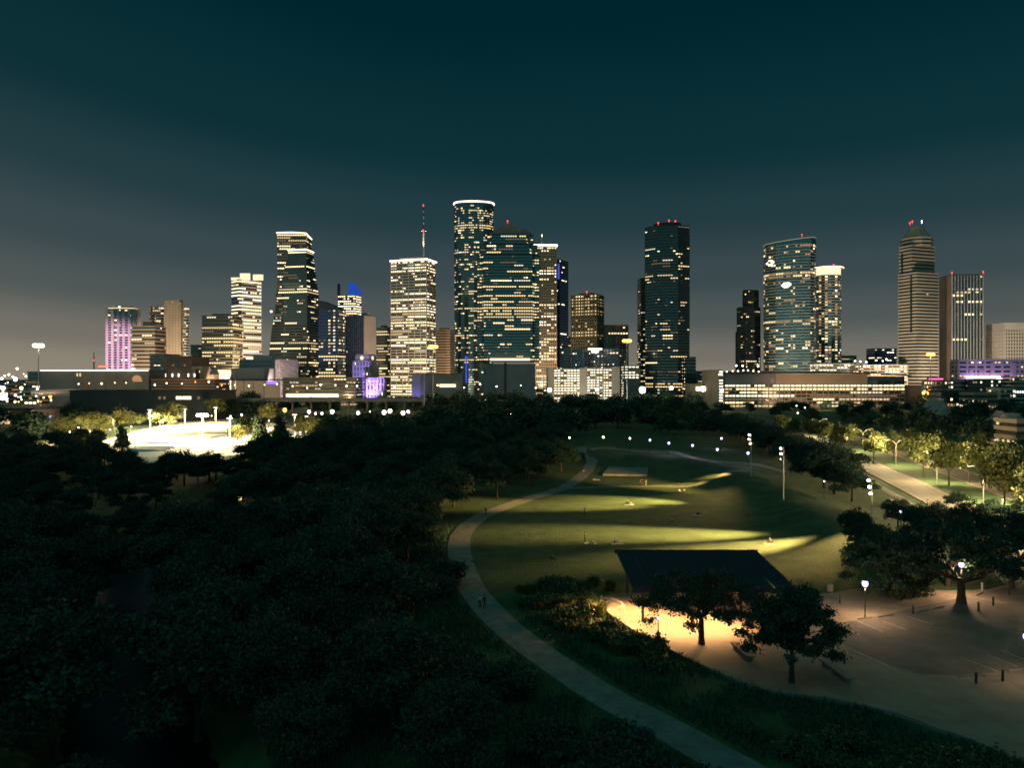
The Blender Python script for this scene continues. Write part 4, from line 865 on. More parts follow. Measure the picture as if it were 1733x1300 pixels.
# pavilion with dark blue roof
px0, px1, py0, py1 = 14.6, 34.4, 92.5, 108.0
o = empty('pavilion', (24.5, 100, 0.16), 'park pavilion with a large dark blue sloping roof and warm lights beneath', 'pavilion'); org = (24.5, 100, 0.16)
m = MB(org); zf, zb = 4.5, 5.6
for i in range(22):
    a = px0 + (px1 - px0) * i / 22; b = px0 + (px1 - px0) * (i + 1) / 22 - 0.06
    m.add([(a, py0, zf), (b, py0, zf), (b, py1, zb), (a, py1, zb), (a, py0, zf + 0.16), (b, py0, zf + 0.16), (b, py1, zb + 0.16), (a, py1, zb + 0.16)], [(3, 2, 1, 0), (4, 5, 6, 7), (0, 1, 5, 4), (1, 2, 6, 5), (2, 3, 7, 6), (3, 0, 4, 7)])
rf = m.build('roof', 'roof_metal', o)
m = MB(org); m.box((24.5, py0 - 0.12, zf - 0.05), (px1 - px0 + 0.3, 0.2, 0.5)); m.build('fascia', 'roof_metal', rf); m = MB(org); m.box((24.5, py1 + 0.12, zb - 0.05), (px1 - px0 + 0.3, 0.2, 0.5)); m.build('fascia', 'roof_metal', rf)
for x in (16, 22, 28, 33.5):
    for y in (94, 106.5): m = MB(org); m.box((x, y, 2.2), (0.3, 0.3, 4.4 if y < 100 else 5.2)); m.build('post', 'dark_metal', o)
m = MB(org); m.box((31.2, 103, 1.7), (4.6, 5.5, 3.0)); m.build('wall', 'tan_wall', o)
m = MB(org); m.box((31.0, 100.2, 1.2), (1.0, 0.1, 2.1)); m.build('door', 'wood', o)
for x in (17.5, 20, 22.5, 25, 27.5, 30): 
    m = MB(org); m.box((x, 93.4, zf - 0.12), (0.5, 0.3, 0.12)); lp = m.build('ceiling_lamp', 'lamp_warm', o)
for x, y_ in ((15.2, 97.0), (19.5, 93.4), (24.5, 93.4)): light(o, (x - 24.5, y_ - 100, 3.9), 9500, (1.0, 0.56, 0.23), 'SPOT', 0.25, (x - 0.8, y_ - 0.5, 0), 146, 0.7)
light(o, (31.5 - 24.5, 94.5 - 100, 3.9), 500, (1.0, 0.62, 0.30), 'POINT', 0.25)

# lit roadside sheds and a ramp of the far left district
for i, (a, b, t, dd, lb) in enumerate([(-20, 14, 652, 900, 'low shed with bright white doors at the far left edge'), (18, 44, 645, 1250, 'blue lit low store in the far left district'), (40, 62, 664, 700, 'small tan shed below the blue lit store'), (70, 88, 645, 820, 'pale canopy building in front of the long hall')]):
    simple('roadside_shed', lb, a, b, b, t, dd, dp=20, fh=4.5, bf=0.4, wall='tan_wall', glass='dark_glass', lit=dict(p=0.4, bay=2.4, pal='shops', coh=0.3), seed=110 + i)
o = empty('slip_road', (X(95, 640), 640, 0), 'lamp lit concrete slip road ramp before the long hall', 'bridge'); org = (X(95, 640), 640, 0)
for k in range(3):
    m = MB(org); d_ = 640 - k * 16; za, zb = Z(661 + k * 3.2, d_), Z(658.5 + k * 4.2, d_)
    a, b = X(52, d_), X(126, d_); m.add([(a, d_, za - 1.2), (b, d_, zb - 1.2), (b, d_ + 9, zb - 1.2), (a, d_ + 9, za - 1.2), (a, d_, za), (b, d_, zb), (b, d_ + 9, zb), (a, d_ + 9, za)], [(3, 2, 1, 0), (4, 5, 6, 7), (0, 1, 5, 4), (1, 2, 6, 5), (2, 3, 7, 6), (3, 0, 4, 7)]); m.build('deck', 'pale_wall', o)
    for px in (60, 85, 112): m = MB(org); m.tube([(X(px, d_), d_ + 4.5, 0), (X(px, d_), d_ + 4.5, za - 1.6)], 0.8, 7); m.build('pillar', 'grey_wall', o)
# ================================================================== LAMPS
LAMPD = {}
def post_lamp(px, py, hgt, label, col='cool', power=60, group=None, head=0.22, d=None, name='post_lamp'):
    """park lantern whose head stands at that spot of the picture"""
    if d is None:
        z = 0.0
        for _ in range(12):
            d = (EYE - z - hgt) * F / (py - HY); z = 0.5 * z + 0.5 * h1(X(px, d), d)
    x = X(px, d); g = max(h1(x, d), 0.0 if d > 600 else -9)
    o = empty(name, (x, d, g), label, 'lamp', group)
    key = (col, round(hgt, 1), head)
    if key not in LAMPD:
        a = MB(); a.tube([(0, 0, -0.2), (0, 0, 0.35), (0, 0, 0.4), (0, 0, hgt - head * 1.2)], [0.13, 0.12, 0.065, 0.05], 7)
        b = MB(); b.ball((0, 0, hgt), head, 8, 1.15)
        c = MB(); c.lathe((0, 0, hgt + head * 1.0), [(head * 1.25, 0), (head * 0.9, head * 0.35), (head * 0.15, head * 0.6)], 8)
        LAMPD[key] = (a.mesh('pole', 'dark_metal'), b.mesh('globe', 'lamp_' + col, True), c.mesh('cap', 'dark_metal'))
    a, b, c = LAMPD[key]; put('pole', a, o); put('globe', b, o); put('cap', c, o)
    if power: light(o, (0, 0, hgt - head * 1.9), power, {'cool': (0.8, 0.72, 1.0), 'white': (1, 0.9, 0.75), 'warm': (1, 0.66, 0.32), 'orange': (1, 0.5, 0.18)}[col], 'POINT', 0.15)
    return o
post_lamp(1464, 988, 4.4, 'violet white post lamp at the edge of the parking lot', 'cool', 0, head=0.38)
post_lamp(1627, 956, 4.6, 'blue white post lamp in front of the forked oak', 'cool', 0, head=0.34)
post_lamp(1738, 1078, 4.4, 'post lamp at the right picture edge beside the parking bays', 'cool', 0, head=0.34)
for o, pw in zip([o for o in bpy.data.objects if o.name.startswith('post_lamp')], (1500, 1700, 420)): light(o, (0, 0, 3.7), pw * 1.25, (1.0, 0.66, 0.38), 'POINT', 0.15)
post_lamp(1114, 1046, 2.6, 'low violet lamp behind the leaves of the big oak', 'cool', 30, head=0.16)
row = [(1021, 740, 'first post lamp of the far path, beside the wood', 'warm'), (1100, 745, 'second post lamp along the far path', 'cool'), (1132, 750, 'third post lamp along the far path', 'cool'), (1172, 754, 'fourth post lamp along the far path', 'cool'), (1214, 761, 'fifth post lamp along the far path', 'cool'), (1266, 767, 'sixth post lamp of the far path, nearest the mounds', 'cool'), (1221, 742, 'smaller post lamp behind the far path row', 'cool')]
for px, py, lb, c in row: post_lamp(px, py, 4.5, lb, c, 500, 'lamps along the far path', head=0.42)
post_lamp(1525, 866, 4.4, 'blue white lamp under the dark trees by the parked car', 'cool', 130, head=0.26)
post_lamp(1395, 815, 4.2, 'small lamp under the dark tree row by the boulevard', 'white', 40, head=0.12)
sm = [(164, 879, 'lone lamp glimmering in the dark wood at left'), (55, 909, 'lowest lone lamp near the left picture edge'), (537, 872, 'tiny lamp in the wood left of the trail'), (472, 802, 'warm lamp among trees below the skate park lawn'), (617, 765, 'small lamp between dark trees in the mid left'), (664, 742, 'warm lamp above the pair of low lights'), (665, 752, 'left one of a pair of low lights in the wood'), (678, 752, 'right one of a pair of low lights in the wood'), (670, 719, 'violet white lamp below the car park'), (682, 723, 'faint lamp beside the violet white lamp'), (964, 741, 'faint lamp in the dark wood left of the far path'), (1066, 742, 'tiny lamp between the first two far path lamps')]
for i, (px, py, lb) in enumerate(sm): post_lamp(px, py, 4.5 if py > 800 else 5.5, lb, 'warm' if i in (3, 5) else 'white', 6 if py > 800 else 30, None, head=0.17 if py > 800 else 0.3)
post_lamp(86, 706, 6, 'violet post lamp in front of the lit trees at far left', 'cool', 3000, head=0.7); post_lamp(133, 724, 6, 'white post lamp among the lit trees left of the skate park', 'white', 6000, head=0.4)
for px, py, lb in ((118, 731, 'added warm lamp at the left end of the lit trees'), (152, 730, 'added warm lamp between the lit trees left of the skate park'), (186, 727, 'added warm lamp beside the short white pole'), (222, 722, 'added warm lamp left of the first court pole'), (275, 714, 'added warm lamp behind the left court pole'), (297, 713, 'added warm lamp between the two left court poles'), (358, 704, 'added warm lamp behind the right court pole'), (411, 741, 'added warm lamp in the bright trees right of the skate park'), (508, 732, 'added warm lamp between two pale poles'), (455, 712, 'added warm lamp behind the dark pointed pair')):
    post_lamp(px, py, 5, lb, 'warm', 75000, 'lamps added round the skate park', head=0.3)  # lamps added in front of the trees to brighten their crowns
post_lamp(1697, 846, 5.5, 'lamp below the bright trees at the right edge of the boulevard', 'warm', 18000, head=0.15)
cp = [(523, 697), (534, 700), (545, 700), (562, 697), (606, 699), (627, 697), (650, 698), (660, 696), (682, 699), (691, 697)]
nm = ['first', 'second', 'third', 'fourth', 'fifth', 'sixth', 'seventh', 'eighth', 'ninth', 'tenth']
for i, (px, py) in enumerate(cp): post_lamp(px, py, 9, nm[i] + ' car park lamp from the left, above the dark wood', 'warm' if i == 1 else 'white', 700, 'lamps of the lit car park', head=[0.9, 0.6, 0.7, 1.2, 0.9, 0.7, 1.15, 1.2, 1.1, 0.8][i])
post_lamp(482, 694, 12, 'large amber lamp above the trees right of the skate park', 'orange', 1500, head=1.15)
post_lamp(409, 702, 8, 'white lamp right of the floodlight mast', 'white', 400, head=0.5); post_lamp(390, 705, 8, 'pale lamp beside the right court pole', 'white', 400, head=0.45); post_lamp(426, 709, 6, 'blue lamp behind the lit trees right of the skate park', 'cool', 200, head=0.4)
post_lamp(212, 685, 6, 'orange lamp in front of the dark warehouse', 'orange', 150, head=0.8)
for i, (px, py) in enumerate([(815, 701), (865, 701), (925, 702), (842, 705)]): post_lamp(px, py, 7, nm[i] + ' lamp from the left in the dark street below the stepped crown tower', 'white', 120, 'lamps of the dark street', head=0.45)
for i, (px, py, h) in enumerate([(1001, 681, 0.6), (968, 674, 0.35), (1153, 685, 0.35), (1283, 677, 0.6), (1364, 676, 0.6), (1362, 690, 0.35), (1115, 679, 0.35), (1348, 687, 0.35), (1350, 699, 0.35), (1646, 694, 0.4), (1700, 692, 0.6), (1590, 695, 0.4)]): post_lamp(px, py, 8, nm[i % 10] + (' small street lamp, counted from left, in the dark trees before the towers' if i < 7 else ' small street lamp, counted from left, in the dark trees before the arena'), 'white', 60, 'street lamps in the dark belt of trees', head=h)
# stadium-type bright lamps under the skyline
for px, py, s_, lb in ((930, 660, 1.3, 'bright white lamp under the left end of the dazzling garage'), (1087, 660, 2.0, 'brightest white street light at the foot of the lone black tower'), (1136, 657, 1.1, 'white lamp right of the brightest street light'), (1190, 658, 1.6, 'bright white lamp left of the arena'), (1222, 661, 1.0, 'white lamp at the arena corner'), (1010, 659, 0.9, 'white lamp under the right end of the dazzling garage'), (1563, 665, 1.0, 'small orange lamp right of the arena'), (1573, 664, 1.7, 'large orange lamp right of the arena')):
    post_lamp(px, py, Z(py, 690), lb, 'orange' if px > 1500 else 'white', 9000 * s_, 'bright lamps below the skyline', head=s_ * 1.35, d=690, name='street_light')  # globes enlarged so their shape carries the flare
# rooftop lamps
for i, (px, py, dd) in enumerate([(1217, 634, 755), (1221, 630, 755), (1230, 629, 757), (1240, 628, 757), (1249, 628, 757), (1258, 627, 757), (1266, 627, 757), (1275, 628, 757), (1284, 629, 757), (1246, 619, 900), (1257, 619, 900), (1283, 620, 900), (1447, 611, 958), (1456, 612, 958), (1466, 613, 928), (1483, 610, 1200), (1494, 611, 1200), (1500, 608, 1200)]):
    o = empty('rooftop_lamp', (X(px, dd), dd, Z(py, dd)), (ORD[i] + ' white lamp from the left along the arena roof edge' if i < 9 else ORD[i - 9] + ' white lamp from the left on the rooftops behind the arena'), 'lamp', 'row of lamps on the arena roof' if i < 9 else 'lamps on rooftops behind the arena')
    m = MB(); m.ball((0, 0, 0), 0.85 if i < 9 else 0.9, 7); m.build('globe', 'garage_hi' if i < 9 else 'lamp_white', o); m = MB(); m.tube([(0, 0, -4), (0, 0, -0.5)], 0.12, 5); m.build('pole', 'dark_metal', o)
# high masts
for px, py, dd, c, s_, lb in ((65, 585, 620, 'warm', 2.4, 'high mast light standing alone against the sky at far left'), (733, 587, 640, 'orange', 2.2, 'high mast light with an orange glow in front of the antenna tower'), (1061, 577, 700, 'orange', 2.4, 'high mast light with an orange glow left of the lone black tower'), (1575, 600, 760, 'orange', 2.2, 'high mast light with an orange glow in front of the tan banded tower')):
    z = Z(py, dd); o = empty('high_mast_light', (X(px, dd), dd, 0), lb, 'mast light', 'high mast lights')
    m = MB(); m.tube([(0, 0, -0.3), (0, 0, z)], [0.55, 0.25], 8); m.build('mast', 'pale_metal', o)
    m = MB(); m.lathe((0, 0, z - 0.3), [(0.4, 0), (s_ * 0.7, 0.1), (s_ * 0.7, 0.5), (0.4, 0.6)], 12); m.build('lamp_ring', 'dark_metal', o)
    for k in range(8):
        a = k * math.pi / 4; m = MB(); m.ball((s_ * 1.15 * math.cos(a), s_ * 1.15 * math.sin(a), z), 1.75, 6, 0.85); m.build('lamp_head', 'lamp_' + c, o)  # heads oversized, their bulk stands in for glare
    light(o, (0, 0, z - 2.5), 60000, (1, 0.75, 0.45) if c == 'warm' else (1, 0.5, 0.2), 'POINT', 0.5)
# poles without light
for px, y0, y1, dd, lb in ((718, 632, 700, 520, 'tall pale bare pole in front of the concert hall'),):
    o = put('tall_pole', None); m = MB((X(px, dd), dd, 0)); m.tube([(X(px, dd), dd, 0), (X(px, dd), dd, Z(y0, dd))], [0.35, 0.2], 7); bpy.data.objects.remove(o); tag(m.build('tall_pole', 'pale_metal'), lb, 'pole')
# lawn floodlight poles: three heads each, thrown across the grass
def lawn_pole(px, pyb, pyt, label, shots):
    g = gp(px, pyb); z = Z(pyt, g.y); o = empty('lawn_floodlight', tuple(g), label, 'floodlight', 'floodlight poles beside the lawn'); hh = z - g.z
    m = MB(); m.tube([(0, 0, -0.3), (0, 0, hh + 0.4)], [0.16, 0.09], 7); m.build('pole', 'pale_metal', o)
    for k in range(3):
        zz = hh - k * 1.25; tgt = shots[k % len(shots)]; T = Vector(gp(*tgt[0])) if len(tgt[0]) == 2 else Vector(tgt[0]); dr = (T - (g + Vector((0, 0, zz)))).normalized()
        b = Vector((dr.x, dr.y, 0)).normalized() * 0.45 + Vector((0, 0, zz))
        m = MB(); m.tube([tuple(b - dr * 0.42), tuple(b)], [0.16, 0.42], 10); hd = m.build('lamp_head', 'dark_metal', o)
        # a white lens that also faces partly towards the viewer's side of the field
        m = MB(); m.ball(tuple(b + dr * 0.05), 0.36, 8, 0.7); m.build('lens', 'lamp_warm' if k == 2 else 'lamp_white', hd)
        light(o, tuple(b + dr * 0.6), tgt[1] * 66, (1.0, 0.64, 0.2), 'SPOT', 0.9, T, tgt[2], 1.0)
    return o
lawn_pole(1475, 886, 813, 'nearest three headed floodlight pole on the berm right of the lawn', [((1130, 905), 16000, 25), ((1260, 928), 11000, 24), ((1340, 962), 1500, 34)])
lawn_pole(1326, 846, 759, 'middle three headed floodlight pole right of the lawn', [((1080, 848), 11000, 22), ((930, 856), 12000, 22), ((1060, 815), 4500, 28)])
lawn_pole(1271, 806, 736, 'farthest three headed floodlight pole right of the lawn', [((1150, 822), 1800, 24), ((1215, 805), 900, 30), ((1000, 900), 900, 44)])
# skate park floodlight masts
for px, pyb, pyt, s_, pw, lb in ((343, 745, 703, 2.3, 90000, 'dazzling floodlight mast in the middle of the skate park'), (254, 729, 694, 0.5, 30000, 'slim white court pole left of the dazzling floodlight'), (313, 722, 692, 0.5, 30000, 'slim white court pole just left of the dazzling floodlight'), (365, 722, 690, 0.5, 30000, 'slim white court pole right of the dazzling floodlight'), (192, 724, 703, 0.5, 9000, 'short white pole among the trees left of the skate park'), (389, 760, 708, 0.5, 12000, 'tall lit pole at the right end of the skate park'), (499, 738, 702, 0.4, 9000, 'left one of two pale poles by the lit tree'), (518, 740, 705, 0.4, 9000, 'right one of two pale poles by the lit tree')):
    g = flat(px, pyb); z = Z(pyt, g.y); o = empty('floodlight_mast', (g.x, g.y, 0), lb, 'floodlight mast', 'masts of the skate park')
    m = MB(); m.tube([(0, 0, -0.3), (0, 0, z - 0.4)], [0.42, 0.34], 8); m.build('mast', 'white_concrete', o)
    m = MB(); m.box((0, 0, z - 0.1), (2.4 * s_ + 1.5, 0.4, 0.3)); m.build('crossbar', 'white_concrete', o)
    for k in range(4):
        xx = (k - 1.5) * 0.6 * max(1, s_); m = MB(); m.box((xx, -0.35, z), (0.5 * max(1, s_), 0.35, 0.4 * max(1, s_ * 1.4))); m.build('lamp_head', 'flood_white' if s_ > 1 else 'win_white', o)
    light(o, (0, -0.9, z - 0.9), pw * 4, (1, 0.82, 0.47), 'SPOT', 0.4, (g.x, g.y - 0.9, 0), 168, 0.25)
# street lights over the boulevard
RD = resample(ROAD, 2.0); rdm = offset_line([tuple(p) for p in RD], 8.5)
for k, (idx, lb) in enumerate(((22, 'curved arm street light nearest on the boulevard median'), (44, 'second curved arm street light on the boulevard median'), (62, 'third curved arm street light on the boulevard median'), (84, 'fourth curved arm street light on the boulevard median'), (110, 'fifth curved arm street light, far along the boulevard'), (150, 'sixth curved arm street light, farthest on the boulevard'))):
    x, y = rdm[min(idx, len(rdm) - 1)]; o = empty('street_light', (x, y, h1(x, y)), lb, 'street light', 'street lights of the boulevard')
    m = MB(); m.tube([(0, 0, -0.3), (0, 0, 7.5)], [0.12, 0.09], 7); m.build('pole', 'pale_metal', o)
    for sx in (-1, 1):
        m = MB(); m.tube([(0, 0, 7.4), (sx * 0.8, 0, 8.4), (sx * 2.0, 0, 9.0), (sx * 3.4, 0, 9.1)], 0.06, 6); m.build('arm', 'pale_metal', o)
        m = MB(); m.box((sx * 3.6, 0, 9.05), (0.7, 0.3, 0.14)); hd = m.build('lamp_head', 'dark_metal', o); m = MB(); m.box((sx * 3.6, 0, 8.96), (0.5, 0.22, 0.05)); m.build('lens', 'lamp_warm', hd)
        light(o, (sx * 3.6, 0, 8.6), 24000 if k < 2 else 16000, (1.0, 0.74, 0.36), 'POINT', 0.2)
# facade floods; those labelled added are unseen lamps that brighten their building
fl = [((X(203, 940), 940, 24), (X(206, 1100), 1100, 62), 2.4e6, (1.0, 0.55, 0.86), 34, 'magenta facade floodlight at the foot of the pink hotel tower'),
      ((X(250, 930), 930, 14), (X(255, 1000), 1000, 50), 6e5, (1.0, 0.72, 0.5), 70, 'added facade floodlight at the foot of the tan banded office'),
      ((X(290, 1060), 1060, 14), (X(292, 1140), 1140, 75), 9e5, (1.0, 0.78, 0.55), 60, 'added facade floodlight at the foot of the stone slab tower'),
      ((X(415, 1010), 1010, 14), (X(418, 1080), 1080, 110), 1.1e6, (1.0, 0.78, 0.5), 100, 'added facade floodlight at the foot of the bright crowned tower'),
      ((X(365, 790), 790, 9), (X(366, 830), 830, 20), 3e5, (1.0, 0.78, 0.5), 80, 'facade floodlight before the white theatre box'),
      ((X(460, 850), 850, 12), (X(455, 900), 900, 34), 3.2e5, (1.0, 0.80, 0.70), 95, 'added facade floodlight before the pale mauve block'),
      ((X(622, 860), 860, 8), (X(620, 900), 900, 40), 2.2e5, (0.36, 0.22, 1.0), 100, 'violet floodlight before the city hall'),
      ((X(704, 838), 838, 6), (X(704, 853), 853, 20), 9e3, (0.25, 0.2, 1.0), 90, 'blue floodlight at the end of the concert hall'),
      ((X(700, 980), 980, 14), (X(700, 1080), 1080, 90), 5e5, (1.0, 0.72, 0.45), 110, 'added facade floodlight at the foot of the antenna tower'),
      ((X(750, 1100), 1100, 16), (X(752, 1180), 1180, 60), 3e5, (1.0, 0.72, 0.45), 100, 'added facade floodlight before the dim tan block'),
      ((X(922, 1080), 1080, 16), (X(922, 1150), 1150, 90), 3.5e5, (1.0, 0.7, 0.42), 100, 'added facade floodlight at the foot of the tan ribbed tower'),
      ((X(1548, 820), 820, 12), (X(1552, 940), 940, 75), 1.4e6, (1.0, 0.84, 0.64), 80, 'added facade floodlight before the tan banded tower'),
      ((X(1598, 880), 880, 12), (X(1618, 1000), 1000, 75), 3.2e5, (1.0, 0.80, 0.64), 70, 'added facade floodlight before the brown finned tower'),
      ((X(1390, 690), 690, 10), (X(1392, 760), 760, 28), 1.2e5, (1.0, 0.66, 0.40), 120, 'added facade floodlight before the arena'),
      ((X(1690, 780), 780, 12), (X(1690, 820), 820, 36), 7e4, (0.55, 0.32, 1.0), 130, 'violet floodlight before the long tan complex'),
      ((X(1715, 900), 900, 14), (X(1725, 1000), 1000, 60), 3e5, (1.0, 0.72, 0.45), 100, 'added facade floodlight before the pale gridded office'),
      ((X(300, 740), 740, 8), (X(300, 800), 800, 28), 5e4, (1.0, 0.62, 0.42), 110, 'added facade floodlight before the brown theatre centre'),
      ((X(990, 800), 800, 9), (X(990, 850), 850, 25), 5e4, (1.0, 0.8, 0.55), 110, 'added facade floodlight before the dazzling garage'),
      ((X(545, 740), 740, 9), (X(545, 800), 800, 14), 4e4, (1.0, 0.8, 0.55), 120, 'added facade floodlight before the low banded office'),
      ((X(1345, 870), 870, 12), (X(1345, 1000), 1000, 110), 5e5, (1.0, 0.88, 0.66), 95, 'added facade floodlight before the curved glass tower'),
      ((X(862, 960), 960, 9), (X(862, 1020), 1020, 40), 6e3, (0.8, 0.9, 0.85), 110, 'added facade floodlight before the stepped crown tower plinth')]
for pos, tgt, pw, c, an, lb in fl: flood(lb, pos, tgt, pw, c, an, 'lamp_warm', 0.45)
# lamps of the bright district at the left edge
rnd = random.Random(5)
spots = [(8, 636, 1800, 1.6, 'white'), (15, 634, 2200, 2.4, 'warm'), (22, 638, 1500, 1.6, 'white'), (29, 624, 900, 1.1, 'warm'), (26, 642, 1200, 2.6, 'white'), (3, 641, 1200, 1.6, 'white'), (44, 637, 1700, 1.6, 'white'), (5, 657, 900, 2.2, 'white'), (36, 657, 880, 1.6, 'warm'), (64, 658, 800, 1.2, 'white'), (72, 655, 800, 0.7, 'white'), (84, 658, 800, 1.8, 'white'), (97, 659, 800, 0.9, 'white'), (110, 655, 800, 0.7, 'white'), (4, 673, 700, 2.0, 'white'), (9, 670, 700, 1.4, 'warm'), (26, 669, 650, 1.0, 'cool'), (61, 670, 620, 0.6, 'white'), (74, 673, 620, 0.5, 'warm'), (85, 671, 620, 1.2, 'orange'), (35, 672, 640, 0.5, 'white'), (12, 679, 620, 0.6, 'warm'), (20, 654, 1000, 0.8, 'warm'), (48, 645, 1300, 0.9, 'warm'), (40, 633, 2300, 1.2, 'warm'), (126, 673, 600, 0.6, 'warm')]
for _ in range(34):
    py = rnd.uniform(645, 682); dd = 24 * F / (py - HY) * rnd.uniform(0.75, 1.0) if py > 655 else rnd.uniform(1000, 2400)
    spots.append((rnd.uniform(-8, 62 if py < 660 else 90), py, dd, rnd.uniform(0.35, 0.9) * (1.6 if dd > 1000 else 1), rnd.choice(['white', 'warm', 'warm', 'orange', 'cool'])))
for i, (px, py, dd, s_, c) in enumerate(spots):
    if Z(py, dd) < 5: dd = 22 * F / (py - HY)
    post_lamp(px, py, Z(py, dd), 'street lamp in the bright hazy district at the far left edge', c, 2500 * s_ if dd < 1000 else 0, 'lamps of the bright district at far left', head=s_, d=dd, name='district_lamp')

# small street lamps added to warm and brighten the low buildings
rnd = random.Random(12); base_x = sorted([132, 150, 171, 196, 214, 262, 281, 305, 330, 352, 376, 398, 421, 447, 470, 496, 520, 541, 566, 588, 607, 634, 668, 690, 742, 786, 812, 838, 880, 905])
for i, px in enumerate(base_x):
    dd = rnd.uniform(690, 730); py = rnd.uniform(650, 657) if px > 370 else rnd.uniform(646, 652)
    post_lamp(px + rnd.uniform(-3, 3), py, Z(py, dd), 'added small street lamp along the foot of the low buildings, left of the dazzling garage', rnd.choice(['warm', 'warm', 'white', 'orange']), 5000, 'added street lamps along the foot of the low buildings', head=rnd.uniform(0.35, 0.7), d=dd, name='street_lamp')
# ================================================================== TREES
def leaf_mesh(name, lobes, n, size, seed, mats, shell=0.55):
    """leaf-sized faces spread through the lobes of a crown"""
    rg = np.random.default_rng(seed); lobes = np.array(lobes, float)
    wgt = lobes[:, 3] * lobes[:, 4] + lobes[:, 3] ** 2; wgt /= wgt.sum()
    pick = rg.choice(len(lobes), n, p=wgt); L_ = lobes[pick]
    dirs = rg.normal(size=(n, 3)); dirs /= np.linalg.norm(dirs, axis=1)[:, None]
    dirs[:, 2] = np.where(dirs[:, 2] < -0.35, -dirs[:, 2] * rg.random(n), dirs[:, 2])
    rad = np.where(rg.random(n) < 0.8, shell + (1.08 - shell) * rg.random(n), rg.random(n) ** 0.5)
    # ragged twigs: noise of the radius by direction
    rag = 1 + 0.16 * np.sin(dirs[:, 0] * 7 + pick) * np.cos(dirs[:, 1] * 6 + pick * 2) + 0.08 * np.sin(dirs[:, 2] * 15 + pick * 3)
    rad = rad * rag
    c = L_[:, :3] + dirs * rad[:, None] * np.stack([L_[:, 3], L_[:, 3], L_[:, 4]], 1)
    # clustering into sprigs
    spr = rg.integers(0, max(2, n // 7), n); base = c[rg.integers(0, n, max(2, n // 7))]
    near = base[spr % len(base)]; use = rg.random(n) < 0.6
    c = np.where(use[:, None], near + rg.normal(size=(n, 3)) * size * 1.5, c)
    nrm = rg.normal(size=(n, 3)); nrm[:, 2] += 0.5; nrm /= np.linalg.norm(nrm, axis=1)[:, None]
    t = np.cross(nrm, rg.normal(size=(n, 3))); t /= np.linalg.norm(t, axis=1)[:, None]; b = np.cross(nrm, t)
    s = size * (0.6 + 0.8 * rg.random(n))[:, None]
    v = np.stack([c - t * s, c - b * s * 0.55, c + t * s, c + b * s * 0.55], 1).reshape(-1, 3)
    me = bpy.data.meshes.new(name); me.vertices.add(4 * n); me.loops.add(4 * n); me.polygons.add(n)
    me.vertices.foreach_set('co', v.astype(np.float32).ravel()); me.loops.foreach_set('vertex_index', np.arange(4 * n, dtype=np.int32))
    me.polygons.foreach_set('loop_start', np.arange(0, 4 * n, 4, dtype=np.int32)); me.polygons.foreach_set('loop_total', np.full(n, 4, np.int32))
    for m in mats: me.materials.append(M(m))
    me.polygons.foreach_set('material_index', rg.choice(len(mats), n, p=[0.5, 0.35, 0.15][:len(mats)] if len(mats) == 3 else None).astype(np.int32))
    me.update(); me.validate(); return me
def trunk_mesh(name, h, r, limbs, lean=0.0):
    m = MB(); m.tube([(0, 0, -0.5), (0, 0, 0.1), (lean * 0.2, 0, h * 0.3), (lean * 0.6, 0, h * 0.65), (lean, 0, h)], [r * 1.7, r * 1.25, r, r * 0.85, r * 0.7], 8)
    for a, e, ln, rr in limbs:
        p0 = Vector((lean, 0, h * 0.93)); d1 = Vector((math.cos(a) * math.cos(e), math.sin(a) * math.cos(e), math.sin(e)))
        p1 = p0 + d1 * ln * 0.45; p2 = p1 + (d1 + Vector((0, 0, 0.35))).normalized() * ln * 0.3; p3 = p2 + (d1 + Vector((0.2 * math.sin(a * 3), 0.2, 0.1))).normalized() * ln * 0.4
        m.tube([tuple(p0), tuple(p1), tuple(p2), tuple(p3)], [rr, rr * 0.75, rr * 0.5, rr * 0.2], 6)
        for s_ in (-1, 1):
            q = p1 + Vector((math.cos(a + s_ * 0.9), math.sin(a + s_ * 0.9), 0.45)) * ln * 0.4; m.tube([tuple(p1), tuple(q)], [rr * 0.5, rr * 0.12], 5)
    return m.mesh(name, 'bark', True)
def lobes_for(seed, w, h0, h1_, n, flatness=0.7):
    rd = random.Random(seed); out = [(0, 0, (h0 + h1_) / 2 + (h1_ - h0) * 0.12, w * 0.55, (h1_ - h0) * 0.42)]
    for i in range(n):
        a = 2 * math.pi * (i + rd.random() * 0.6) / n * 1.618; rr = w * (0.35 + 0.5 * rd.random()); z = h0 + (h1_ - h0) * (0.2 + 0.6 * rd.random())
        s_ = w * (0.24 + 0.2 * rd.random()); out.append((rr * math.cos(a), rr * math.sin(a), z, s_, s_ * flatness))
    return out
def limbs_for(seed, n, ln, r):
    rd = random.Random(seed); return [(2 * math.pi * (i + 0.5 * rd.random()) / n, R(rd.uniform(18, 55)), ln * rd.uniform(0.8, 1.2), r * rd.uniform(0.4, 0.6)) for i in range(n)]
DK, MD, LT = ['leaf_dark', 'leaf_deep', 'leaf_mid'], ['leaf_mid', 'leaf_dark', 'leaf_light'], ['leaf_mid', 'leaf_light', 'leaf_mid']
PROTO = {}
for k in range(4):   # woodland kinds, unit height 10
    PROTO['wood%d' % k] = (leaf_mesh('crown', lobes_for(10 + k, 5.0 - 0.6 * (k % 2), 1.6, 9.6 + 0.6 * (k % 3), 14 + 3 * k, 0.75), 13000, 0.19, 20 + k, ['leaf_dark', 'leaf_deep', 'leaf_mid'] if k % 2 else ['leaf_deep', 'leaf_dark', 'leaf_deep']), trunk_mesh('trunk', 4.0, 0.26, limbs_for(30 + k, 5, 4.0, 0.24)))
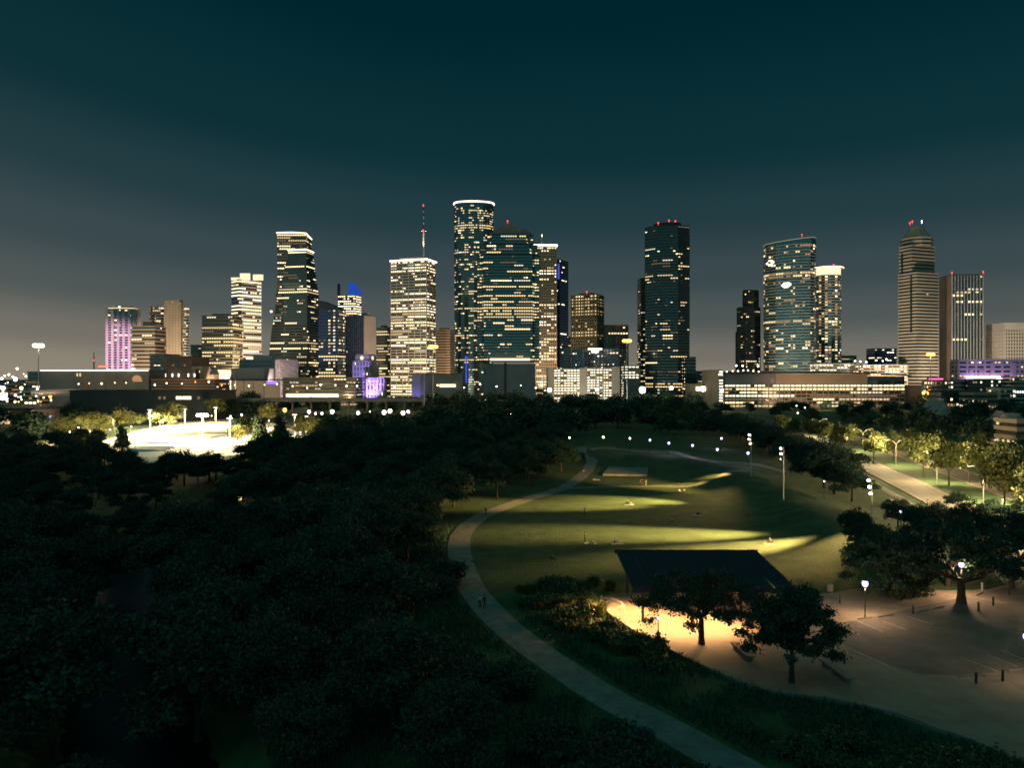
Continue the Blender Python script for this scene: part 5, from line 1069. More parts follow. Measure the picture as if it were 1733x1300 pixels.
for k in range(3):   # far kinds
    PROTO['far%d' % k] = (leaf_mesh('crown', lobes_for(40 + k, 5.4, 1.2, 10.0, 9, 0.8), 1900, 0.55, 50 + k, ['leaf_dark', 'leaf_deep', 'leaf_mid']), trunk_mesh('trunk', 4.0, 0.26, limbs_for(60 + k, 4, 4.0, 0.22)))
for k in range(3):   # street trees, leaf colour raised to look lamp lit
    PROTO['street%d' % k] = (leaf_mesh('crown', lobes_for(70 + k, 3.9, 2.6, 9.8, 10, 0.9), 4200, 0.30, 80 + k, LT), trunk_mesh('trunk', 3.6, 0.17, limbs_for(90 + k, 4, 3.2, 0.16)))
PROTO['tall'] = (leaf_mesh('crown', [(0.5 * math.sin(i * 2.1), 0.5 * math.cos(i * 1.7), 2 + i * 0.9, 2.5 - i * 0.2, 1.1) for i in range(9)], 4200, 0.30, 99, DK), trunk_mesh('trunk', 4.0, 0.2, limbs_for(98, 4, 2.5, 0.15)))
def tree(kind, x, y, hgt, label, group=None, rz=0.0, sx=1.0, name='tree', z=None):
    cm, tm = PROTO[kind]; s_ = hgt / 10.0
    o = empty(name, (x, y, h1(x, y) if z is None else z), label, 'tree', group, rz); o.scale = (s_ * sx, s_ * sx, s_)
    put('crown', cm, o); put('trunk', tm, o); return o
# --- the two trees on the plaza
def oak_lobes(seed, w, h0, h1_, n, flatness):
    rd = random.Random(seed); out = []
    for i in range(n * 2):
        a = 2.39996 * i + rd.uniform(-0.3, 0.3); q = math.sqrt((i + 0.5) / (n * 2)); rr = w * 0.9 * q
        top = h1_ - (h1_ - h0) * 0.55 * q ** 2.2; low = h0 + (h1_ - h0) * 0.1 * (1 - q)
        z = low + (top - low) * (rd.random() ** 0.8); s_ = w * rd.uniform(0.11, 0.2)
        out.append((rr * math.cos(a), rr * math.sin(a), z, s_, s_ * max(0.6, flatness)))
    return out
def oak(name, px, py, w, h0, h1_, trunk_h, tr, leaves, size, seed, label, nlobe=17, flat_=0.5, lean=0.0, mats=DK, nl=7):
    g = flat(px, py); o = empty(name, (g.x, g.y, 0.15), label, 'tree')
    put('crown', leaf_mesh('crown', oak_lobes(seed, w, h0, h1_, nlobe, flat_) + (lobes_for(seed, w * 0.86, h0 + 0.4, h1_, 9, 0.7) if flat_ > 0.52 else []), leaves, size, seed + 1, mats, 0.25), o)
    put('trunk', trunk_mesh('trunk', trunk_h, tr, limbs_for(seed + 2, nl, w * 0.8, tr), lean), o); return o
oak('oak_tree', 1187, 1093, 7.6, 2.9, 8.6, 3.2, 0.33, 17000, 0.15, 101, 'wide spreading oak silhouetted against the warm lit plaza', 26, 0.36)
oak('round_tree', 1340, 1158, 5.2, 2.6, 9.4, 3.4, 0.26, 26000, 0.15, 111, 'dense round tree on the dark near side of the plaza', 26, 0.62)
oak('forked_oak', 1627, 1022, 7.4, 4.2, 10.8, 3.0, 0.55, 22000, 0.2, 121, 'forked oak with a thick trunk in the parking lot', 20, 0.42, nl=6)
oak('dense_tree', 1508, 1010, 6.4, 1.8, 9.0, 2.6, 0.36, 26000, 0.18, 131, 'dense dark tree left of the forked oak', 26, 0.55)
oak('leaning_tree', 1603, 996, 6.0, 4.0, 10.5, 3.6, 0.34, 9000, 0.22, 141, 'leaning tree just behind the forked oak', 13, 0.5, lean=0.6)
oak('edge_tree', 1712, 997, 7.2, 3.6, 10.4, 3.2, 0.36, 11000, 0.22, 151, 'spreading tree at the right picture edge behind the bollards', 15, 0.45)
# --- dark trees behind the parking lot
for i, (px, py, hh) in enumerate([(1450, 925, 6.5), (1560, 935, 7.5), (1640, 930, 8), (1720, 935, 8), (1590, 900, 6), (1680, 905, 6), (1760, 908, 6.5), (1520, 895, 6), (1740, 960, 8), (1465, 952, 6)]):
    g = gp(px, py); tree('wood%d' % (i % 4), g.x, g.y, hh, '%s dark tree of the unlit group behind the parking lot' % ['leftmost low', 'left rear', 'middle', 'right', 'left back', 'right back', 'far right back', 'low rear', 'far right', 'small left'][i], 'dark trees behind the parking lot', i * 1.3, 1.1)
# --- row between the lawn and the boulevard
rd = random.Random(8)
for i in range(20):
    t = i / 19; y = 186 + 225 * t; x = 88 + 27 * t + rd.uniform(-3, 3) - (4 if i < 3 else 0)
    tree('wood%d' % (i % 4), x, y, rd.uniform(9.5, 12.5) if i else 8, ORD[i] + ' black tree, from the near end, of the row between lawn and boulevard', 'dark tree row beside the boulevard', rd.random() * 6, 1.45)
for i in range(9):
    tree('wood%d' % (i % 4), 98 + i * 6 + rd.uniform(-2, 2), 172 - i * 3 + rd.uniform(-5, 5), rd.uniform(3.6, 5), ORD[i] + ' dark tree from the left screening the near end of the boulevard', 'trees before the near boulevard', rd.random() * 6, 1.2)
# --- lit boulevard trees
bt = [(1478, 785, 11.5), (1563, 809, 12.5), (1606, 823, 12), (1640, 818, 11), (1700, 868, 13.5), (1735, 862, 14), (1690, 830, 13), (1512, 780, 10.5), (1540, 775, 11), (1420, 765, 11), (1395, 757, 11), (1370, 750, 11), (1440, 758, 10), (1345, 745, 10), (1590, 790, 11), (1660, 800, 12), (1728, 818, 13), (1322, 735, 10), (1765, 900, 13)]
bt.sort()
for i, (px, py, hh) in enumerate(bt):
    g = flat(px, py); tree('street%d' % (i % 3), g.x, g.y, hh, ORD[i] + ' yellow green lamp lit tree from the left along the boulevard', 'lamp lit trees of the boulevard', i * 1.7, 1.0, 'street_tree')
for i, (px, py, hh) in enumerate([(1120, 718, 12), (1160, 722, 12), (1090, 716, 11), (1050, 712, 11), (1185, 722, 10)]):
    g = flat(px, py); tree('street%d' % (i % 3), g.x, g.y, hh, ['second', 'fourth', 'third', 'first', 'fifth'][i] if False else ['third', 'fourth', 'second', 'first', 'fifth'][i] + ' lamp lit tree from the left below the lone black tower', 'lamp lit trees in the middle distance', i * 2.0, 1.3, 'street_tree')
# --- lit trees round the skate park
for i, (px, py, hh) in enumerate(sorted([(108, 742, 10), (125, 741, 11.5), (142, 742, 11), (163, 740, 12), (177, 740, 11), (203, 735, 14), (270, 728, 13), (290, 725, 15), (300, 720, 13), (283, 727, 9), (362, 712, 17), (410, 745, 11), (420, 752, 12), (402, 758, 10), (512, 742, 11), (455, 722, 14), (530, 745, 11), (236, 727, 9)])):
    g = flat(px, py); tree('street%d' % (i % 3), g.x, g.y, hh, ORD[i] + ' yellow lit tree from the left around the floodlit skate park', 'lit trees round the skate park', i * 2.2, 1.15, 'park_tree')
for px, py, hh, lb in ((440, 758, 13, 'dark pointed tree left of a pair in front of the lit court'), (474, 755, 12.5, 'dark pointed tree right of a pair in front of the lit court'), (207, 765, 10, 'dark tree standing before the skate park paving')):
    g = flat(px, py); tree('tall', g.x, g.y, hh, lb, None, 1.0, 1.2, 'pointed_tree')
# --- the dark wood left of the trail
TR = np.array(TRAIL); rd = random.Random(21); cnt = 0
lawn_poly = [flat(*p) for p in [(1000, 765), (960, 828), (800, 890), (775, 950), (840, 1040), (1000, 1170), (1200, 1300)]]
def left_of_trail(x, y):
    # distance to the trail and which side
    best = None
    for a, b in zip(TRAIL[:-1], TRAIL[1:]):
        a, b = Vector(a), Vector(b); e = b - a; t = max(0, min(1, (Vector((x, y)) - a).dot(e) / e.length_squared)); q = a + e * t; dd = (Vector((x, y)) - q).length
        if best is None or dd < best[0]: best = (dd, e.x * (y - q.y) - e.y * (x - q.x))
    return best
TPX = [(CX + p.x / p.y * F, HY + EYE / p.y * F, p.y) for p in resample(TRAIL, 2.0) if p.y > 55]
def hides_trail(x, y, h, w_):
    px, k = CX + x / y * F, F / y; t, b = HY + (EYE - h) * k, HY + EYE * k
    return any(abs(a - px) < w_ * k and t < c < b and e > y for a, c, e in TPX)
wood = []; low_growth = []
y = 48.0
while y < 350:
    step = 9.5 + y * 0.014
    x = -0.72 * y - 14
    while x < 60:
        xx, yy = x + rd.uniform(-3, 3), y + rd.uniform(-3, 3); x += step
        if xx > X(1010, yy) and yy > 200: continue
        if seg_dist(xx, yy, RIV) < (2.2 if yy < 125 else 5.6): continue
        dd, side_ = left_of_trail(xx, yy)
        if dd < 5.5 or (side_ > 0): continue
        if hides_trail(xx, yy, 7.5 if yy < 60 else 12.5 if yy < 120 else 10, 6.0):
            if not hides_trail(xx, yy, 4.2, 3.6): low_growth.append((xx, yy))
            continue
        if yy < 50: continue
        if yy > 262 and X(170, yy) < xx < X(540, yy): continue
        if yy > 232 and X(180, yy) < xx < X(430, yy): continue
        wood.append((xx, yy))
    y += step * 0.92
for i, (x, y) in enumerate(wood):
    hh = rd.uniform(7.5, 11.0) if y < 230 else rd.uniform(10, 14)
    if x < X(420, y) and y > 130: hh = rd.uniform(5.5, 8.5) if y < 195 or y > 255 else rd.uniform(7.5, 10)
    if y < 120: hh = rd.uniform(8.5, 12.5)
    if y < 64: hh = rd.uniform(5.5, 7.5)
    if x > X(700, y) and y > 230: hh = rd.uniform(7.5, 10.5)
    tree('wood%d' % rd.randrange(4), x, y, hh, ('dark tree on the left bank of the bayou' if x < float(np.interp(y, RIV[:, 1], RIV[:, 0])) else 'dark tree of the near wood between bayou and trail' if y < 115 else 'dark tree of the middle wood left of the lawn' if y < 210 else 'dark tree at the far end of the wood, before the car park lamps'), 'trees of the unlit wood', rd.random() * 6.3, rd.uniform(1.0, 1.3), 'woodland_tree')
BU = leaf_mesh('foliage', lobes_for(77, 2.6, 0.3, 3.4, 12, 0.7), 5000, 0.16, 78, DK)
for i, (x, y) in enumerate(low_growth):
    for k in range(8):
        xx, yy = x + rd.uniform(-7, 7), y + rd.uniform(-6, 6)
        if left_of_trail(xx, yy)[0] < 4.5: continue
        o = put('undergrowth_bush', BU, None, (xx, yy, h1(xx, yy) - 0.1)); s_ = rd.uniform(0.7, 1.15); o.scale = (s_ * 1.3, s_ * 1.3, s_); o.rotation_euler = (0, 0, rd.random() * 6); tag(o, 'dark bush of the undergrowth between wood and trail', 'bush', 'undergrowth beside the trail')
for i, (px, py, hh) in enumerate([(232, 812, 6.0), (262, 815, 5.2), (300, 812, 6.4), (335, 816, 5.0), (365, 812, 6.2), (395, 815, 6.8), (425, 812, 6.0), (205, 806, 6.5)]):
    g = flat(px, py); tree('wood%d' % (i % 4), g.x, g.y, hh, ORD[[1, 2, 3, 4, 5, 6, 7, 0][i]] + ' small tree from the left silhouetted before the bright skate park', 'trees silhouetted before the skate park', i * 1.1, 1.3, 'silhouetted_tree', z=0)
# --- belt of far trees in front of the city
rd = random.Random(33); nb = 0
def clear_far(x, y):
    px = CX + x / y * F
    if 160 < px < 540 and y < 560: return False
    if -100 < px < 160 and y < 430 and y < 300: return False
    if 470 < px < 710 and 420 < y < 640: return False
    if seg_dist(x, y, ROAD) < 12 or seg_dist(x, y, road2) < 10: return False
    if 1000 < px < 1330 and y < 400: return False
    if px < 130 and y > 520: return False
    if 110 < px < 375 and 545 < y < 610: return False
    for hx, hy in ((1583, 480), (1692, 330), (1712, 345), (1605, 470)):
        if abs(px - hx) < 26 and hy - 70 < y < hy + 20: return False
    if 1715 < px and 260 < y < 310: return False
    return True
for y0, step, hmin, hmax in ((300, 15, 9, 12), (345, 16, 10, 13), (395, 18, 10, 14), (450, 19, 11, 14), (515, 20, 11, 15), (585, 22, 12, 15), (650, 22, 12, 16), (715, 24, 14, 18)):
    x = -0.70 * y0
    while x < 0.70 * y0:
        xx, yy = x + rd.uniform(-5, 5), y0 + rd.uniform(-14, 14); x += step
        px = CX + xx / yy * F
        if y0 < 360 and px < 560: continue
        if y0 < 300 + 90 and px < 1010 and y0 < 340: continue
        if not clear_far(xx, yy): continue
        if y0 < 400 and 1330 < px < 1480: continue
        hh = rd.uniform(hmin, hmax)
        if 440 < px < 720: hh = min(hh, 12)
        if 1185 < px < 1565 and y0 > 430: hh = min(hh, rd.uniform(7.5, 9.5))
        tree('far%d' % rd.randrange(3), xx, yy, hh, 'dark tree of the far belt below the ' + ('left end of the skyline' if px < 480 else 'flared and antenna towers' if px < 760 else 'stepped crown tower' if px < 950 else 'dazzling garage' if px < 1080 else 'lone black tower' if px < 1200 else 'arena' if px < 1540 else 'tan banded tower and violet complex'), 'far belt of dark trees', rd.random() * 6.3, rd.uniform(1.1, 1.5), 'distant_tree', z=0); nb += 1
print('TREES wood', len(wood), 'belt', nb)
# --- shrubs beside the plaza and on the banks
def shrub_mesh(seed, w, h, n, size, mats):
    rd = random.Random(seed); return leaf_mesh('foliage', [(rd.uniform(-w, w) * 0.6, rd.uniform(-w, w) * 0.6, h * rd.uniform(0.25, 0.6), w * rd.uniform(0.35, 0.6), h * 0.45) for _ in range(8)], n, size, seed, mats, 0.3)
SH = [shrub_mesh(200 + k, 1.8, 1.5, 1300, 0.17, MD) for k in range(3)]
def grass_mesh(seed, n=260):
    rg = random.Random(seed); m = MB()
    for _ in range(n):
        a = rg.uniform(0, 6.283); r0 = rg.uniform(0, 0.9); x, y = r0 * math.cos(a), r0 * math.sin(a); h = rg.uniform(0.7, 1.5); b = rg.uniform(0.3, 0.9); w_ = 0.05
        ca, sa = math.cos(a + rg.uniform(-0.8, 0.8)), math.sin(a)
        m.quad((x - w_ * sa, y + w_ * ca, 0), (x + w_ * sa, y - w_ * ca, 0), (x + b * 0.5 * ca + w_ * sa, y + b * 0.5 * sa - w_ * ca, h * 0.8), (x + b * 0.5 * ca - w_ * sa, y + b * 0.5 * sa + w_ * ca, h * 0.8))
        m.quad((x + b * 0.5 * ca - w_ * sa, y + b * 0.5 * sa + w_ * ca, h * 0.8), (x + b * 0.5 * ca + w_ * sa, y + b * 0.5 * sa - w_ * ca, h * 0.8), (x + b * ca, y + b * sa, h), (x + b * ca, y + b * sa, h))
    me = m.mesh('blades', 'leaf_light'); me.validate(); return me
GR = [grass_mesh(300 + k) for k in range(3)]
rd = random.Random(44)
shr = []
for _ in range(400):
    px, py = rd.uniform(880, 1130), rd.uniform(990, 1135)
    lo = 1016 + (px - 1020) * 0.62
    on_plaza = px > 1012 and py < lo + 24 and py > 1000
    dt = left_of_trail(*flat(px, py))[0]
    if on_plaza or dt < 4.5 or py > 1000 + (px - 880) * 0.62 + 20 or py < 985 + abs(px - 970) * 0.12: continue
    shr.append((px, py))
    if len(shr) >= 64: break
for i, (px, py) in enumerate(shr):
    g = flat(px, py); gr = i % 3 == 0
    o = put('ornamental_grass' if gr else 'shrub', (GR if gr else SH)[i % 3], None, (g.x, g.y, h1(g.x, g.y))); s_ = rd.uniform(0.7, 1.15); o.scale = (s_, s_, s_ * rd.uniform(0.8, 1.2)); o.rotation_euler = (0, 0, rd.random() * 6)
    tag(o, 'tuft of ornamental grass in the bed left of the warm plaza' if gr else 'low dark shrub in the bed left of the warm plaza', 'grass' if gr else 'shrub', 'planting bed left of the plaza')
for i in range(46):
    px = 1010 + i * 16 + rd.uniform(-8, 8); lo = 1150 + (px - 1010) * 0.18 + rd.uniform(14, 90)
    g = flat(px, lo + 20); 
    if left_of_trail(g.x, g.y)[0] < 4: continue
    o = put('shrub', SH[i % 3], None, (g.x, g.y, h1(g.x, g.y))); s_ = rd.uniform(0.6, 1.2); o.scale = (s_, s_, s_ * 0.8); o.rotation_euler = (0, 0, rd.random() * 6)
    tag(o, 'dark shrub on the unlit bank between trail and parking lot', 'shrub', 'shrubs on the unlit bank')
# --- rough uncut grass added beside the near trail, also to darken it: nobody could count it
rg = np.random.default_rng(9); nb_ = 150000
gx_, gy_ = rg.uniform(-45, 48, nb_), 52 + 105 * rg.random(nb_) ** 1.3
tr_ = np.array(sorted(TRAIL, key=lambda q: q[1])); dt_ = seg_dist(gx_, gy_, np.array(TRAIL)); xt_ = np.interp(gy_, tr_[:, 1], tr_[:, 0])
inp = np.zeros(nb_, bool); pe = [tuple(p) for p in edge]
for (ax_, ay_), (bx_, by_) in zip(pe, pe[1:] + pe[:1]):
    c_ = ((ay_ > gy_) != (by_ > gy_)); inp ^= c_ & (gx_ < (bx_ - ax_) * (gy_ - ay_) / ((by_ - ay_) if by_ != ay_ else 1e-9) + ax_)
patch = np.sin(gx_ * 0.45 + 1.3 * np.sin(gy_ * 0.3)) * np.cos(gy_ * 0.38) > -0.55 + 0.9 * rg.random(nb_) - 0.3
ok_ = (dt_ > 2.7) & ~inp & (seg_dist(gx_, gy_, RIV) > 6) & ((gx_ < xt_) | (gy_ < 101)) & patch & (dt_ < 30)
gx_, gy_ = gx_[ok_], gy_[ok_]; n_ = len(gx_); gz_ = H(gx_, gy_); an_ = rg.uniform(0, 6.283, n_); hh_ = rg.uniform(0.2, 0.65, n_); wd_ = rg.uniform(0.05, 0.11, n_); ln_ = rg.normal(0, 0.18, (n_, 2))
c_, s__ = np.cos(an_) * wd_, np.sin(an_) * wd_
v_ = np.stack([np.stack([gx_ - c_, gy_ - s__, gz_ - 0.03], 1), np.stack([gx_ + c_, gy_ + s__, gz_ - 0.03], 1), np.stack([gx_ + c_ * 0.2 + ln_[:, 0], gy_ + s__ * 0.2 + ln_[:, 1], gz_ + hh_], 1), np.stack([gx_ - c_ * 0.2 + ln_[:, 0], gy_ - s__ * 0.2 + ln_[:, 1], gz_ + hh_], 1)], 1).reshape(-1, 3)
gm = bpy.data.meshes.new('rough_grass'); gm.vertices.add(4 * n_); gm.loops.add(4 * n_); gm.polygons.add(n_); gm.vertices.foreach_set('co', v_.astype(np.float32).ravel()); gm.loops.foreach_set('vertex_index', np.arange(4 * n_, dtype=np.int32))
gm.polygons.foreach_set('loop_start', np.arange(0, 4 * n_, 4, dtype=np.int32)); gm.polygons.foreach_set('loop_total', np.full(n_, 4, np.int32)); gm.materials.append(M('leaf_dark')); gm.update(); gm.validate()
o = put('rough_grass', gm); o['kind'] = 'stuff'; o['label'] = 'rough uncut dark grass along both sides of the near trail'
for px, py, s_, lb in ((1548, 1006, 1.3, 'small round bush beside the lamp at the parking lot'), (1522, 1014, 0.8, 'smaller bush under the dense dark tree')):
    g = flat(px, py); o = put('bush', SH[0], None, (g.x, g.y, 0.15)); o.scale = (s_, s_, s_ * 1.3); tag(o, lb, 'shrub')
# ================================================================== PEOPLE AND SMALL THINGS
def person_mesh(pose, shirt, trousers):
    if pose == 'stand':
        J = {'pel': (0, 0, 0.95), 'spi': (0, 0, 1.2), 'che': (0, 0, 1.40), 'nec': (0, 0, 1.52), 'hea': (0, 0, 1.66), 'top': (0, 0, 1.76), 'lh': (0.1, 0, 0.9), 'lk': (0.11, -0.02, 0.5), 'la': (0.12, 0.02, 0.09), 'lt': (0.12, -0.16, 0.04), 'rh': (-0.1, 0, 0.9), 'rk': (-0.11, -0.04, 0.5), 'ra': (-0.13, 0.03, 0.09), 'rt': (-0.13, -0.15, 0.04), 'ls': (0.19, 0, 1.42), 'le': (0.25, 0.02, 1.14), 'lw': (0.26, -0.08, 0.9), 'lp': (0.26, -0.12, 0.8), 'rs': (-0.19, 0, 1.42), 're': (-0.25, 0.02, 1.14), 'rw': (-0.25, -0.1, 0.9), 'rp': (-0.25, -0.14, 0.8)}
    elif pose == 'sit':
        J = {'pel': (0, 0, 0.14), 'spi': (0, 0.06, 0.38), 'che': (0, 0.04, 0.58), 'nec': (0, 0.0, 0.70), 'hea': (0, -0.02, 0.84), 'top': (0, -0.02, 0.94), 'lh': (0.1, -0.05, 0.13), 'lk': (0.2, -0.42, 0.38), 'la': (0.16, -0.72, 0.09), 'lt': (0.17, -0.88, 0.05), 'rh': (-0.1, -0.05, 0.13), 'rk': (-0.22, -0.40, 0.34), 'ra': (-0.14, -0.74, 0.09), 'rt': (-0.15, -0.9, 0.05), 'ls': (0.19, 0.03, 0.60), 'le': (0.26, -0.14, 0.42), 'lw': (0.2, -0.36, 0.42), 'lp': (0.19, -0.43, 0.4), 'rs': (-0.19, 0.03, 0.6), 're': (-0.27, 0.18, 0.36), 'rw': (-0.28, 0.28, 0.1), 'rp': (-0.28, 0.31, 0.04)}
    else:
        J = {'pel': (0, 0, 0.13), 'spi': (0, 0.26, 0.13), 'che': (0, 0.46, 0.15), 'nec': (0, 0.58, 0.17), 'hea': (0, 0.72, 0.2), 'top': (0, 0.82, 0.2), 'lh': (0.1, -0.05, 0.12), 'lk': (0.14, -0.42, 0.3), 'la': (0.14, -0.76, 0.08), 'lt': (0.15, -0.88, 0.12), 'rh': (-0.1, -0.05, 0.12), 'rk': (-0.13, -0.47, 0.11), 'ra': (-0.15, -0.9, 0.08), 'rt': (-0.2, -0.94, 0.2), 'ls': (0.19, 0.46, 0.13), 'le': (0.42, 0.5, 0.09), 'lw': (0.36, 0.74, 0.08), 'lp': (0.3, 0.8, 0.1), 'rs': (-0.19, 0.46, 0.13), 're': (-0.34, 0.26, 0.08), 'rw': (-0.3, 0.04, 0.08), 'rp': (-0.29, -0.04, 0.07)}
    E = [('pel', 'spi'), ('spi', 'che'), ('che', 'nec'), ('nec', 'hea'), ('hea', 'top'), ('pel', 'lh'), ('lh', 'lk'), ('lk', 'la'), ('la', 'lt'), ('pel', 'rh'), ('rh', 'rk'), ('rk', 'ra'), ('ra', 'rt'), ('che', 'ls'), ('ls', 'le'), ('le', 'lw'), ('lw', 'lp'), ('che', 'rs'), ('rs', 're'), ('re', 'rw'), ('rw', 'rp')]
    rad = {'pel': 0.13, 'spi': 0.115, 'che': 0.14, 'nec': 0.06, 'hea': 0.105, 'top': 0.07, 'lh': 0.095, 'rh': 0.095, 'lk': 0.062, 'rk': 0.062, 'la': 0.042, 'ra': 0.042, 'lt': 0.035, 'rt': 0.035, 'ls': 0.06, 'rs': 0.06, 'le': 0.044, 're': 0.044, 'lw': 0.032, 'rw': 0.032, 'lp': 0.03, 'rp': 0.03}
    ks = list(J); me = bpy.data.meshes.new('skeleton'); me.from_pydata([J[k] for k in ks], [(ks.index(a), ks.index(b)) for a, b in E], [])
    o = bpy.data.objects.new('skeleton', me); COL.objects.link(o); md = o.modifiers.new('skin', 'SKIN')
    for i, k in enumerate(ks): me.skin_vertices[0].data[i].radius = (rad[k], rad[k]); me.skin_vertices[0].data[i].use_root = (k == 'pel')
    sb = o.modifiers.new('sub', 'SUBSURF'); sb.levels = 1
    bpy.context.view_layer.update(); ev = o.evaluated_get(bpy.context.evaluated_depsgraph_get()); out = bpy.data.meshes.new_from_object(ev)
    bpy.data.objects.remove(o)
    for m in ('skin', shirt, trousers, 'rubber'): out.materials.append(M(m))
    grp = {'pel': 2, 'lh': 2, 'rh': 2, 'lk': 2, 'rk': 2, 'la': 2, 'ra': 2, 'lt': 3, 'rt': 3, 'spi': 1, 'che': 1, 'ls': 1, 'rs': 1, 'le': 1, 're': 1, 'lw': 0, 'rw': 0, 'lp': 0, 'rp': 0, 'nec': 0, 'hea': 0, 'top': 0}
    for f in out.polygons:
        c = f.center; k = min(ks, key=lambda q: (Vector(J[q]) - c).length - rad[q] * 0.6); f.material_index = grp[k]; f.use_smooth = True
    hm = MB(); hx = Vector(J['hea']); tp = (Vector(J['top']) - hx).normalized(); hm.ball(tuple(hx + tp * 0.045 + Vector((0, 0.025, 0))), 0.115, 8, 0.9)
    return out, hm.mesh('hair', 'hair', True)
PM = {}
def person(px, py, pose, label, shirt=0, trousers=1, rz=0.0, group='people on the lawn', pos=None):
    key = (pose, shirt, trousers)
    if key not in PM: PM[key] = person_mesh(pose, 'cloth%d' % shirt, 'cloth%d' % trousers)
    g = pos if pos else gp(px, py); bm_, hm = PM[key]; o = put('person', bm_, None, tuple(g)); o.rotation_euler = (0, 0, rz); put('hair', hm, o); tag(o, label, 'person', group); return o
def blanket(px, py, label, w=2.0, l=1.6, rz=0.0):
    g = gp(px, py); m = MB(); m.box((0, 0, 0.03), (w, l, 0.03)); m.box((w * 0.3, 0.1, 0.06), (w * 0.25, l * 0.5, 0.04), 0.3); o = put('picnic_blanket', m.mesh('picnic_blanket', 'blanket'), None, (g.x, g.y, g.z + 0.0)); o.rotation_euler = (0, 0, rz); tag(o, label, 'blanket', 'blankets on the lawn'); return o
ppl = [(1084, 822, 'stand', 'left person of three standing on the footpath across the lawn', 1, 5, 0.2), (1087.5, 822, 'stand', 'middle person of three standing on the footpath across the lawn', 5, 1, 2.9), (1093, 822.5, 'stand', 'right person in pale clothes of three standing on the footpath', 0, 4, 1.5),
       (943, 829, 'stand', 'dark figure standing where the footpath meets the trail', 5, 5, 0.5), (822, 872, 'stand', 'dark figure walking on the trail at the bend', 5, 1, 2.5), (988, 800, 'sit', 'person sitting at the edge of the far trail', 0, 1, 1.0),
       (812, 1030, 'stand', 'left person of a pair walking the near trail', 0, 5, 2.9), (820, 1031, 'stand', 'right person of a pair walking the near trail', 5, 1, 2.9),
       (1008, 812, 'lie', 'person lying on the grass left of the stage slab', 0, 1, 1.7), (1148, 823, 'sit', 'person sitting by the footpath at its right end', 5, 1, 1.2), (1104, 834, 'sit', 'person sitting in the dark strip below the footpath', 1, 3, 0.0),
       (1150, 833, 'sit', 'left person of a pale pair on the dark grass', 0, 4, 0.3), (1158, 833, 'sit', 'right person of a pale pair on the dark grass', 0, 1, -0.4), (1062, 853, 'sit', 'left person sitting in the upper lit band of lawn', 5, 4, 0.8), (1068, 854, 'sit', 'right person sitting in the upper lit band of lawn', 0, 1, -0.7),
       (989.5, 873, 'stand', 'lone pale figure standing in the dark middle lawn', 0, 1, 0.0), (1137, 883, 'sit', 'lone figure sitting in the dark middle lawn', 0, 5, 0.2), (1178, 872, 'lie', 'person lying at the right of the middle lawn', 0, 1, 1.5), (1182, 872, 'sit', 'person sitting beside the lying one on the right lawn', 5, 1, 0.9),
       (990, 917, 'stand', 'person in red standing at the end of a blanket', 2, 5, 1.2), (1004, 921, 'sit', 'person in white sitting on the blanket', 0, 1, -1.5), (1040, 919, 'sit', 'left person of the pair near the lower lit band', 2, 3, 1.0), (1047, 920, 'lie', 'right person of the pair near the lower lit band', 0, 4, 1.6),
       (1022, 983, 'lie', 'person lying on the dark near lawn', 0, 4, 1.5), (1302, 919, 'sit', 'person sitting at the right of the lower lit band', 0, 1, 0.4), (1306, 920, 'lie', 'person lying at the right of the lower lit band', 0, 4, 1.6), (933, 948, 'sit', 'dark figure crouching on the unlit left lawn', 5, 5, 1.0)]
for px, py, po, lb, a, b, rz in ppl: person(px, py, po, lb, a, b, rz)
for px, py, lb, rz in ((999, 920, 'pale blanket between the red and the white figures', 0.1), (1044, 920.5, 'pale blanket under the pair near the lower lit band', 0.2), (1179, 872.5, 'pale blanket at the right of the middle lawn', 0.0), (1065, 854.5, 'pale blanket in the upper lit band of lawn', 0.0), (1304, 920.5, 'pale blanket at the right of the lower lit band', 0.3), (1009, 812.5, 'pale blanket left of the stage slab', 0.1)): blanket(px, py, lb, 2.2, 1.5, rz)
# picnic group behind the pavilion, seen over its roof edge
for i, (x, y, po, lb, a, rz) in enumerate(((23.9, 112.6, 'stand', 'left figure of two standing behind the pavilion roof', 5, 0.0), (27.4, 112.6, 'stand', 'right figure of two standing behind the pavilion roof', 5, 0.4), (25.0, 116.0, 'sit', 'pale figure sitting between the two behind the pavilion', 0, 0.2), (26.2, 116.2, 'lie', 'figure lying between the two behind the pavilion', 0, 1.5), (33.0, 114.5, 'sit', 'figure sitting at the right behind the pavilion', 5, 1.0))):
    person(0, 0, po, lb, a, 1, rz, 'people behind the pavilion', (x, y, h1(x, y)))
